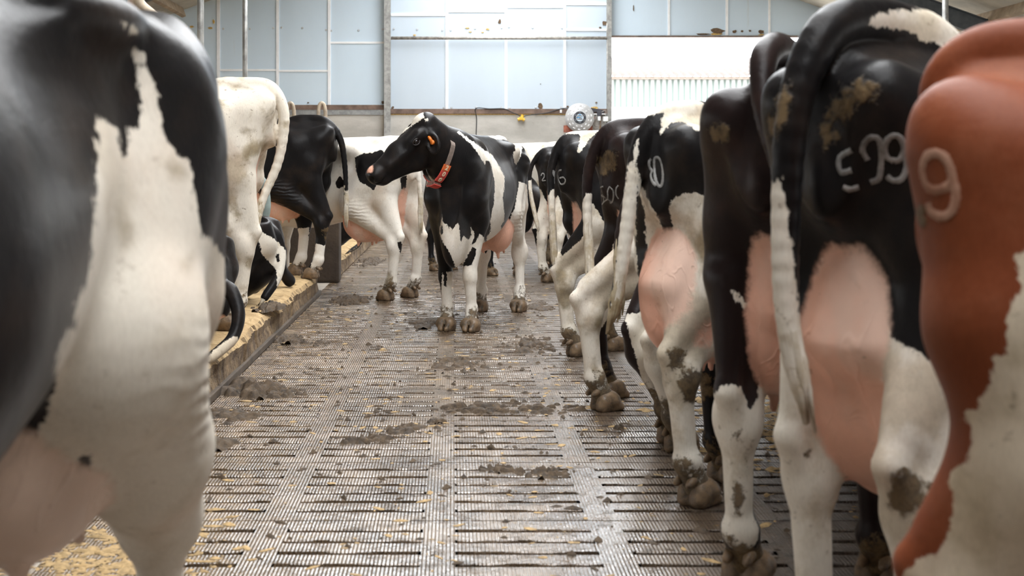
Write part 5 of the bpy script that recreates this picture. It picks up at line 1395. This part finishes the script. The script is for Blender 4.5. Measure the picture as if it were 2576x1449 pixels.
  ('w', [(0.107, -0.078, 0.415), (0.03, -0.102, 0.433), (-0.062, -0.122, 0.444), (-0.052, -0.116, 0.269), (-0.076, -0.099, -0.057), (0.166, -0.025, -0.091), (0.121, -0.062, 0.198)], 0.1, 1, (-0.279, 0.958, 0.061)),
  ('m', [(-0.269, 0.222, 0.432), (-0.322, 0.176, 0.459), (-0.344, 0.175, 0.36), (-0.285, 0.189, 0.324)], 0.04, 0, (-0.26, 0.964, 0.05)),
  ('m', [(-0.071, 0.249, 0.042), (-0.166, 0.22, 0.077), (-0.184, 0.22, 0.006), (-0.083, 0.251, -0.021)], 0.04, 0, (-0.274, 0.959, 0.079)),
 ],
 'L4': [
  ('d', [(0.117, 0.255, 1.253), (0.031, 0.259, 1.284), (-0.067, 0.234, 1.294), (-0.132, 0.187, 1.322), (-0.25, 0.221, 1.238), (-0.214, 0.231, 1.1), (-0.142, 0.258, 1.037), (-0.105, 0.258, 0.96), (-0.034, 0.27, 1.005), (0.038, 0.288, 1.043), (0.088, 0.274, 1.123)], 0.08, 0, (-0.647, 0.763, 0.004)),
  ('d', [(0.325, 0.275, 1.044), (0.284, 0.268, 1.087), (0.238, 0.262, 1.045), (0.236, 0.264, 0.999), (0.302, 0.263, 0.973), (0.328, 0.272, 0.991)], 0.06, 0, (-0.663, 0.748, 0.014)),
  ('d', [(-0.286, 0.123, 1.071), (-0.322, 0.069, 1.099), (-0.232, -0.022, 0.95), (-0.248, 0.054, 0.976)], 0.04, 0, (-0.629, 0.777, 0.014)),
  ('d', [(-0.319, 0.197, 0.513), (-0.346, 0.175, 0.527), (-0.353, 0.172, 0.479), (-0.345, 0.184, 0.41), (-0.32, 0.181, 0.461)], 0.04, 0, (-0.63, 0.774, 0.058)),
  ('s', [(-0.178, 0.27, 0.235), (-0.257, 0.202, 0.269), (-0.283, 0.207, 0.028), (-0.19, 0.284, 0.029)], 0.04, 0, (-0.636, 0.767, 0.085)),
 ],
 'C': [
  ('w', [(1.551, 0.044, 1.439), (1.537, 0.072, 1.419), (1.51, 0.139, 1.357), (1.477, 0.181, 1.295), (1.401, 0.204, 1.233), (1.374, 0.213, 1.204), (1.34, 0.211, 1.241), (1.27, 0.225, 1.233), (1.253, 0.236, 1.181), (1.096, 0.219, 1.104), (1.103, 0.227, 1.045), (1.126, 0.226, 0.992), (1.133, 0.222, 0.902), (1.147, 0.213, 0.864), (1.129, 0.2, 0.787), (1.068, 0.186, 0.716), (1.046, 0.148, 0.659), (0.368, 0.018, 0.543), (0.441, 0.137, 0.628), (0.86, 0.223, 0.749), (0.827, 0.238, 0.781), (0.881, 0.252, 0.828), (0.98, 0.261, 0.963), (0.903, 0.257, 1.042), (0.83, 0.241, 1.119), (0.876, 0.22, 1.179), (0.941, 0.167, 1.287), (1.26, 0.19, 1.308), (1.422, 0.168, 1.353), (1.492, 0.12, 1.394), (1.504, 0.079, 1.429), (1.505, 0.053, 1.449)], 0.05, 0, (0.976, 0.218, 0.013)),
  ('w', [(0.343, -0.043, 1.484), (0.332, 0.004, 1.465), (0.319, 0.059, 1.446), (0.304, 0.133, 1.474), (0.293, 0.186, 1.455), (0.282, 0.232, 1.411), (-0.252, 0.165, 1.351), (0.086, 0.219, 1.283), (0.139, 0.193, 1.205), (0.286, 0.207, 1.228), (0.34, 0.208, 1.269), (0.34, 0.212, 1.31), (0.32, 0.22, 1.316), (0.277, 0.209, 1.361), (0.292, 0.186, 1.386), (-0.182, 0.038, 1.416), (0.34, 0.07, 1.408), (0.414, 0.035, 1.429)], 0.05, 0, (0.979, 0.205, -0.014)),
  ('w', [(0.134, 0.215, 1.071), (0.217, 0.212, 0.945), (0.276, 0.205, 0.857), (0.29, 0.185, 0.807), (0.359, 0.164, 0.727), (0.46, 0.131, 0.666), (0.484, 0.076, 0.613), (-0.064, -0.112, 0.467), (1.382, 0.097, 0.445), (1.389, 0.069, 0.072), (0.369, 0.115, -0.037), (0.313, 0.392, -0.036), (0.293, 0.378, 0.182), (0.278, 0.364, 0.401), (0.266, 0.351, 0.621), (-0.104, 0.231, 1.042)], 0.18, 1, (0.977, 0.203, 0.059)),
  ('w', [(0.285, 0.171, 0.772), (0.298, 0.187, 0.826), (0.278, 0.192, 0.794), (0.27, 0.175, 0.746)], 0.03, 0, (0.979, 0.202, 0.038)),
  ('w', [(1.561, -0.059, 0.853), (1.569, -0.051, 0.808), (1.583, -0.018, 0.78), (1.588, 0.001, 0.747), (1.585, 0.011, 0.775), (1.588, 0.018, 0.736), (1.579, 0.036, 0.764), (1.567, 0.054, 0.797), (1.552, 0.064, 0.78), (1.548, 0.069, 0.712), (1.534, 0.075, 0.66), (1.506, 0.088, 0.704), (1.436, 0.104, 0.672), (1.405, 0.12, 0.705), (1.427, 0.119, 0.758), (1.395, 0.135, 0.728), (1.385, 0.136, 0.687), (1.394, 0.112, 0.63), (1.373, 0.142, 0.641), (1.365, 0.164, 0.692), (1.329, 0.185, 0.679), (0.405, -0.019, 0.561), (1.326, 0.158, 0.529), (1.366, 0.14, 0.56), (1.384, 0.121, 0.612), (1.383, 0.103, 0.546), (1.356, 0.046, 0.486), (1.473, 0.048, 0.451), (1.478, 0.02, 0.474), (1.578, 0.01, 0.571), (1.586, -0.023, 0.622), (1.55, -0.067, 0.682), (1.403, -0.12, 0.717), (1.511, -0.086, 0.765)], 0.08, 0, (0.97, 0.236, 0.053)),
  ('d', [(1.536, -0.074, 0.766), (1.566, -0.055, 0.779), (1.576, -0.046, 0.729), (1.551, -0.067, 0.705), (1.511, -0.086, 0.725)], 0.03, 0, (0.967, 0.25, 0.047)),
  ('w', [(1.354, -0.112, 0.422), (1.339, -0.062, 0.428), (1.32, 0.011, 0.439), (1.338, 0.021, 0.21), (1.369, 0.005, -0.033), (1.416, -0.177, -0.033), (1.309, -0.13, 0.261)], 0.05, 1, (0.965, 0.244, 0.094)),
  ('d', [(1.361, -0.11, 0.556), (1.542, -0.04, 0.54), (1.351, -0.077, 0.411), (1.334, -0.084, 0.317), (1.341, -0.103, 0.337)], 0.03, 0, (0.966, 0.247, 0.076)),
  ('w', [(1.361, 0.172, 0.71), (1.295, 0.189, 0.678), (-0.068, -0.106, 0.467), (-0.068, -0.153, 0.302), (-0.053, -0.156, 0.205), (-0, -0.124, -0.198), (0.054, -0.353, -0.198), (0.006, -0.331, 0.206), (-0.008, -0.321, 0.336), (1.384, 0.091, 0.532)], 0.05, 1, (0.97, 0.228, 0.081)),
  ('d', [(1.39, 0.099, 0.572), (1.381, 0.126, 0.615), (1.365, 0.146, 0.594), (1.364, 0.14, 0.546), (1.375, 0.113, 0.48), (1.396, 0.05, 0.474), (1.389, 0.069, 0.517)], 0.04, 0, (0.971, 0.23, 0.066)),
  ('w', [(1.7, -0.232, 1.567), (1.695, -0.21, 1.592), (1.683, -0.169, 1.584), (1.681, -0.164, 1.564), (1.709, -0.151, 1.543), (1.711, -0.194, 1.513), (1.684, -0.248, 1.486), (1.652, -0.301, 1.453), (1.723, -0.328, 1.415), (1.733, -0.363, 1.384), (1.738, -0.382, 1.384), (1.732, -0.357, 1.418), (1.724, -0.327, 1.46), (1.713, -0.284, 1.508), (1.705, -0.251, 1.544)], 0.05, 0, (0.962, 0.272, -0.027)),
  ('w', [(1.718, -0.148, 1.532), (1.713, -0.127, 1.537), (1.717, -0.117, 1.523), (1.725, -0.138, 1.515)], 0.02, 0, (0.965, 0.26, -0.031)),
  ('w', [(1.54, -0.265, 1.107), (1.523, -0.201, 1.127), (1.498, -0.173, 1.132), (1.534, -0.13, 1.104), (1.525, -0.124, 1.073), (1.508, -0.143, 1.044), (1.474, -0.185, 1.049), (1.523, -0.201, 1.056), (1.539, -0.259, 1.067)], 0.05, 0, (0.965, 0.26, 0.013)),
  ('p', [(1.913, -0.532, 1.216), (1.9, -0.492, 1.235), (1.894, -0.474, 1.216), (1.893, -0.469, 1.182), (1.908, -0.473, 1.155), (1.91, -0.524, 1.149)], 0.03, 0, (0.954, 0.299, 0.003)),
 ],
 'LA': [
  ('p', [(-0.293, 0.049, 0.164), (-0.328, 0.038, 0.185), (-0.351, 0.026, 0.163), (-0.345, 0.036, 0.099), (-0.321, 0.051, 0.057), (-0.297, 0.059, 0.062)], 0.06, 0, (-0.36, 0.926, 0.112)),
  ('w', [(-0.487, 0.22, 0.092), (-0.452, 0.274, 0.081), (-0.405, 0.35, 0.038), (-0.343, 0.331, -0.022), (-0.364, 0.329, -0.063), (-0.438, 0.293, -0.014), (-0.502, 0.26, 0.045)], 0.05, 1, (-0.359, 0.925, 0.129)),
 ],
 'LB': [
  ('w', [(-0.241, 0.235, 0.549), (-0.355, 0.133, 0.476), (-0.463, 0.111, 0.365), (-0.547, 0.107, 0.143), (-0.389, 0.155, 0.063), (-0.357, 0.091, 0.251), (-0.285, 0.19, 0.368)], 0.08, 1, (-0.259, 0.963, 0.068)),
  ('d', [(-0.348, 0.078, 0.362), (-0.366, 0.057, 0.372), (-0.377, 0.069, 0.319), (-0.358, 0.072, 0.3)], 0.03, 0, (-0.259, 0.964, 0.066)),
 ],
}
BRANDS = {
 'R1': (0.02, [[(-0.337, -0.188, 1.2), (-0.343, -0.184, 1.225), (-0.337, -0.193, 1.247), (-0.322, -0.206, 1.253), (-0.307, -0.216, 1.244), (-0.298, -0.221, 1.219), (-0.304, -0.217, 1.202), (-0.322, -0.203, 1.195), (-0.337, -0.188, 1.2)], [(-0.298, -0.221, 1.219), (-0.292, -0.223, 1.188), (-0.298, -0.22, 1.164), (-0.313, -0.209, 1.154), (-0.331, -0.191, 1.162), (-0.334, -0.188, 1.175)]]),
 'R2': (0.015, [[(-0.344, -0.082, 1.192), (-0.343, -0.051, 1.176), (-0.343, -0.054, 1.148), (-0.338, -0.077, 1.151)], [(-0.34, -0.058, 1.117), (-0.331, -0.069, 1.112), (-0.32, -0.081, 1.117)], [(-0.324, -0.106, 1.172), (-0.335, -0.102, 1.192), (-0.338, -0.113, 1.21), (-0.337, -0.128, 1.218), (-0.33, -0.139, 1.212), (-0.32, -0.136, 1.19), (-0.31, -0.128, 1.158), (-0.305, -0.118, 1.134), (-0.309, -0.102, 1.127)], [(-0.304, -0.155, 1.17), (-0.312, -0.144, 1.178), (-0.321, -0.145, 1.198), (-0.323, -0.156, 1.215), (-0.318, -0.168, 1.221), (-0.309, -0.176, 1.213), (-0.3, -0.176, 1.194), (-0.299, -0.166, 1.174), (-0.304, -0.155, 1.17)], [(-0.3, -0.176, 1.194), (-0.29, -0.174, 1.158), (-0.29, -0.162, 1.134), (-0.296, -0.145, 1.131), (-0.301, -0.136, 1.14)]]),
 'R4': (0.014, [[(-0.341, 0.001, 1.253), (-0.341, -0.011, 1.258), (-0.343, -0.027, 1.253), (-0.343, -0.039, 1.229), (-0.342, -0.043, 1.197), (-0.342, -0.04, 1.166), (-0.346, -0.034, 1.156), (-0.35, -0.024, 1.163), (-0.349, -0.011, 1.19), (-0.342, 0, 1.221), (-0.341, 0.001, 1.253)], [(-0.342, 0.016, 1.254), (-0.344, 0.024, 1.241), (-0.342, 0.022, 1.221), (-0.344, 0.01, 1.21), (-0.347, 0.013, 1.196), (-0.355, -0.003, 1.173), (-0.352, -0.02, 1.158)]]),
 'R5': (0.01, [[(-0.357, -0.009, 1.11), (-0.299, 0.133, 1.094), (-0.307, 0.136, 1.066), (-0.303, 0.134, 1.033), (-0.272, 0.163, 1.016), (-0.279, 0.121, 1.034), (-0.345, 0, 1.059), (-0.28, 0.152, 1.063), (-0.303, 0.134, 1.052)], [(-0.343, -0.048, 1.111), (-0.345, -0.032, 1.089), (-0.336, -0.015, 1.053), (-0.275, 0.073, 1.025), (-0.312, -0.025, 1.045), (-0.329, -0.057, 1.089), (-0.343, -0.048, 1.111)], [(-0.315, -0.087, 1.117), (-0.32, -0.072, 1.101), (-0.312, -0.057, 1.07), (-0.297, -0.054, 1.05)]]),
 'R6': (0.014, [[(-0.352, -0.025, 1.194), (-0.353, 0.016, 1.189), (-0.351, 0.039, 1.163), (-0.359, 0.004, 1.128), (-0.354, -0.018, 1.105), (-0.346, -0.047, 1.108), (-0.344, -0.062, 1.131), (-0.35, -0.044, 1.148), (-0.358, -0.007, 1.143)], [(-0.398, 0.003, 1.194), (-0.398, 0.002, 1.168), (-0.386, -0.002, 1.156), (-0.382, -0.004, 1.184)], [(-0.384, 0.01, 1.189), (-0.375, 0.005, 1.107)]]),
 'R7': (0.016, [[(-0.357, -0.007, 1.134), (-0.351, -0.021, 1.159), (-0.342, -0.045, 1.151), (-0.342, -0.045, 1.122), (-0.35, -0.018, 1.084), (-0.328, -0.054, 1.085)]]),
}
for k, c in COWS.items():
    if k in PATCHES: c.patches = PATCHES[k]
    c.build()
# ------------------------------------------------------------------ things the animals carry: eyes, ear tags, the numbered collar, freeze-brands
def part_mesh(name, V, F, mat, parent, smooth=True): return link(name, mesh_from(name, V, F), mat, parent, smooth)
C = COWS['C']
EYE_M = simple('dark_wet_eye', (.012, .008, .008), .06)
LID_M = simple('eyelid', (.018, .013, .012), .5, 0, .2, 40)
for q in (1, -1):
    mb = MB(); r = bmesh.ops.create_uvsphere(mb.bm, u_segments=24, v_segments=16, radius=.0215)
    e = mb.build('eye', EYE_M, C.root, True); e.location = C.T(.178, q * .109, -.060)
    mb = MB(); pts = []
    for k in range(25):
        a = 2 * math.pi * k / 24
        pts.append(C.T(.178 + .026 * math.cos(a), q * (.118 - .004 * math.cos(2 * a)), -.060 + .019 * math.sin(a)))
    mb.tube(pts, .0055, 8, False); mb.build('eyelid', LID_M, e.parent, True)
ORANGE = simple('orange_tag', (.85, .23, .03), .4)
er, EM = C.ear[1]
ear_pt = lambda o, c, n: Vector(er + EM @ np.array((o, c, n)))
mb = MB(); mb.tube([ear_pt(.085, 0, -.006), ear_pt(.085, 0, .014)], .017, 16)
mb.tube([ear_pt(.085, 0, .006), ear_pt(.05, -.006, .016), ear_pt(.025, -.010, .018)], [.012, .013, .010], 10)
mb.build('ear_tag', ORANGE, C.root, True)

# collar: a band laid round the neck
def bvh(c): return BVHTree.FromPolygons([tuple(v) for v in c.V], c.body.data.polygons and [tuple(p.vertices) for p in c.body.data.polygons])
CB = bvh(C)
cc = Vector(C.g(1098, 412, 10.0)); top = Vector(C.g(1112, 338, 10.04)); bot = Vector(C.g(1084, 474, 9.97)); 
up = (top - bot).normalized(); sd = Vector(C.Mi.to_3x3() @ Vector((.58, -.81, 0))).normalized(); sd = (sd - up * sd.dot(up)).normalized()
cc = (top + bot) / 2
ring = []
NR = 72
for k in range(NR):
    a = 2 * math.pi * k / NR
    d = up * math.cos(a) + sd * math.sin(a)
    hit, n, i, ds = CB.ray_cast(cc + d * .6, -d, .6)
    ring.append((hit - cc).length if hit else None)
g = [r for r in ring if r]; m = sorted(g)[len(g) // 2]
ring = np.array([min(max(r or m, m * .7), m * 1.35) for r in ring])
for _ in range(4): ring = np.maximum(ring, (np.roll(ring, 1) + ring * 2 + np.roll(ring, -1)) / 4)
ring = ring + .010
for k in range(NR):                                    # the collar hangs loose at the throat
    a = 360 * k / NR
    ring[k] += .045 * math.exp(-((a - 165) / 62) ** 2)
ax = up.cross(sd).normalized()
def collar_pt(a, off=0.0):
    t = (a / (2 * math.pi) * NR) % NR; i = int(t); f = t - i
    r = ring[i % NR] * (1 - f) + ring[(i + 1) % NR] * f + off
    return cc + (up * math.cos(a) + sd * math.sin(a)) * r
def band(name, a0, a1, w, off, th, mat, parent, n=40):
    V, F = [], []
    for k in range(n + 1):
        a = a0 + (a1 - a0) * k / n
        for (s, o) in ((-1, off), (1, off), (1, off + th), (-1, off + th)): V.append(collar_pt(a, o) + ax * (s * w / 2))
    for k in range(n):
        for j in range(4): F.append((4 * k + j, 4 * k + (j + 1) % 4, 4 * k + 4 + (j + 1) % 4, 4 * k + 4 + j))
    F.append((0, 3, 2, 1)); F.append((4 * n, 4 * n + 1, 4 * n + 2, 4 * n + 3))
    me = bpy.data.meshes.new(name); me.from_pydata([tuple(v) for v in V], [], F); me.update()
    b = bmesh.new(); b.from_mesh(me); bmesh.ops.recalc_face_normals(b, faces=b.faces); b.to_mesh(me); b.free()
    return link(name, me, mat, parent)
STRAP = simple('dusty_brown_strap', (.20, .155, .13), .7, 0, .25, 30)
RED = simple('red_plastic', (.62, .075, .060), .42, 0, .12, 30)
ORED = simple('orange_red_plastic', (.74, .16, .045), .42, 0, .12, 30)
DARKRED = simple('muddy_red_plastic', (.20, .10, .075), .7, 0, .4, 40, .2)
collar = band('collar', 0, 2 * math.pi, .036, 0, .006, STRAP, C.root, 90)
A = lambda deg: math.radians(deg)
DIG = hair_mat('digit_cream', (.88, .80, .58), (.92, .86, .66))
def digit(ch, a, parent, size=.044, off=.021):
    cu = bpy.data.curves.new('digit', 'FONT'); cu.body = ch; cu.size = size * 1.35; cu.align_x = 'CENTER'; cu.align_y = 'CENTER'; cu.extrude = .0012; cu.offset = .0012
    tmp = bpy.data.objects.new('digit_tmp', cu); COL.objects.link(tmp)
    me = bpy.data.meshes.new_from_object(tmp.evaluated_get(bpy.context.evaluated_depsgraph_get())); bpy.data.objects.remove(tmp)
    p = collar_pt(a, off); nrm = (p - cc); t = (collar_pt(a - .05, off) - collar_pt(a + .05, off)).normalized()
    nrm = (nrm - t * nrm.dot(t)).normalized(); x = t.cross(nrm)
    M = Matrix((x, t, nrm)).transposed()
    for v in me.vertices: v.co = p + M @ v.co
    me.name = 'digit'
    return link('digit', me, DIG, parent)
def block(name, a0, a1, w, off, th, mat): return band(name, A(a0), A(a1), w, off, th, mat, collar, 8)
for ch, a0, a1, mat in (('2', 102, 119.4, ORED), ('0', 120.2, 137.4, RED), ('0', 138.2, 155, RED)):
    b = block('number_block', a0, a1, .056, .004, .014, mat)
    digit(ch, A((a0 + a1) / 2), collar, .036, .0186)
block('red_strap', 156, 224, .040, .004, .008, RED)
block('buckle_box', 158, 184, .064, .010, .030, DARKRED)
block('buckle_lid', 157, 185, .066, .038, .006, RED)
BRAND_M = hair_mat('branded_white_hair', (.36, .355, .345), (.15, .145, .14))
BRAND_RED = hair_mat('branded_pale_hair', (.46, .27, .19), (.33, .15, .09))
for key, (w, strokes) in BRANDS.items():
    c = COWS[key]
    bv = BVHTree.FromPolygons([tuple(v) for v in c.V], [tuple(p.vertices) for p in c.body.data.polygons])
    V, F = [], []
    rnd = random.Random(len(key) + 7)
    for st in strokes:
        pts = arc_pts(st, 9)
        b0 = len(V)
        for i, p in enumerate(pts):
            h, n, _, _ = bv.find_nearest(p)
            t = (pts[min(i + 1, len(pts) - 1)] - pts[max(i - 1, 0)]).normalized()
            s = n.cross(t).normalized()
            ww = w * rnd.uniform(.34, .46)
            for e in (-1, -.35, .35, 1):
                q, n2, _, _ = bv.find_nearest(h + s * (ww * e))
                V.append(tuple(q + n2 * (.0024 if abs(e) < .5 else .0008)))
        for i in range(len(pts) - 1):
            for j in range(3):
                a = b0 + 4 * i + j; F.append((a, a + 1, a + 5, a + 4))
    o = link('freeze_brand', mesh_from('freeze_brand', V, np.array(F)), BRAND_RED if key == 'R1' else BRAND_M, c.root, True)
    tag(o, 'pale freeze-brand number on the hide')
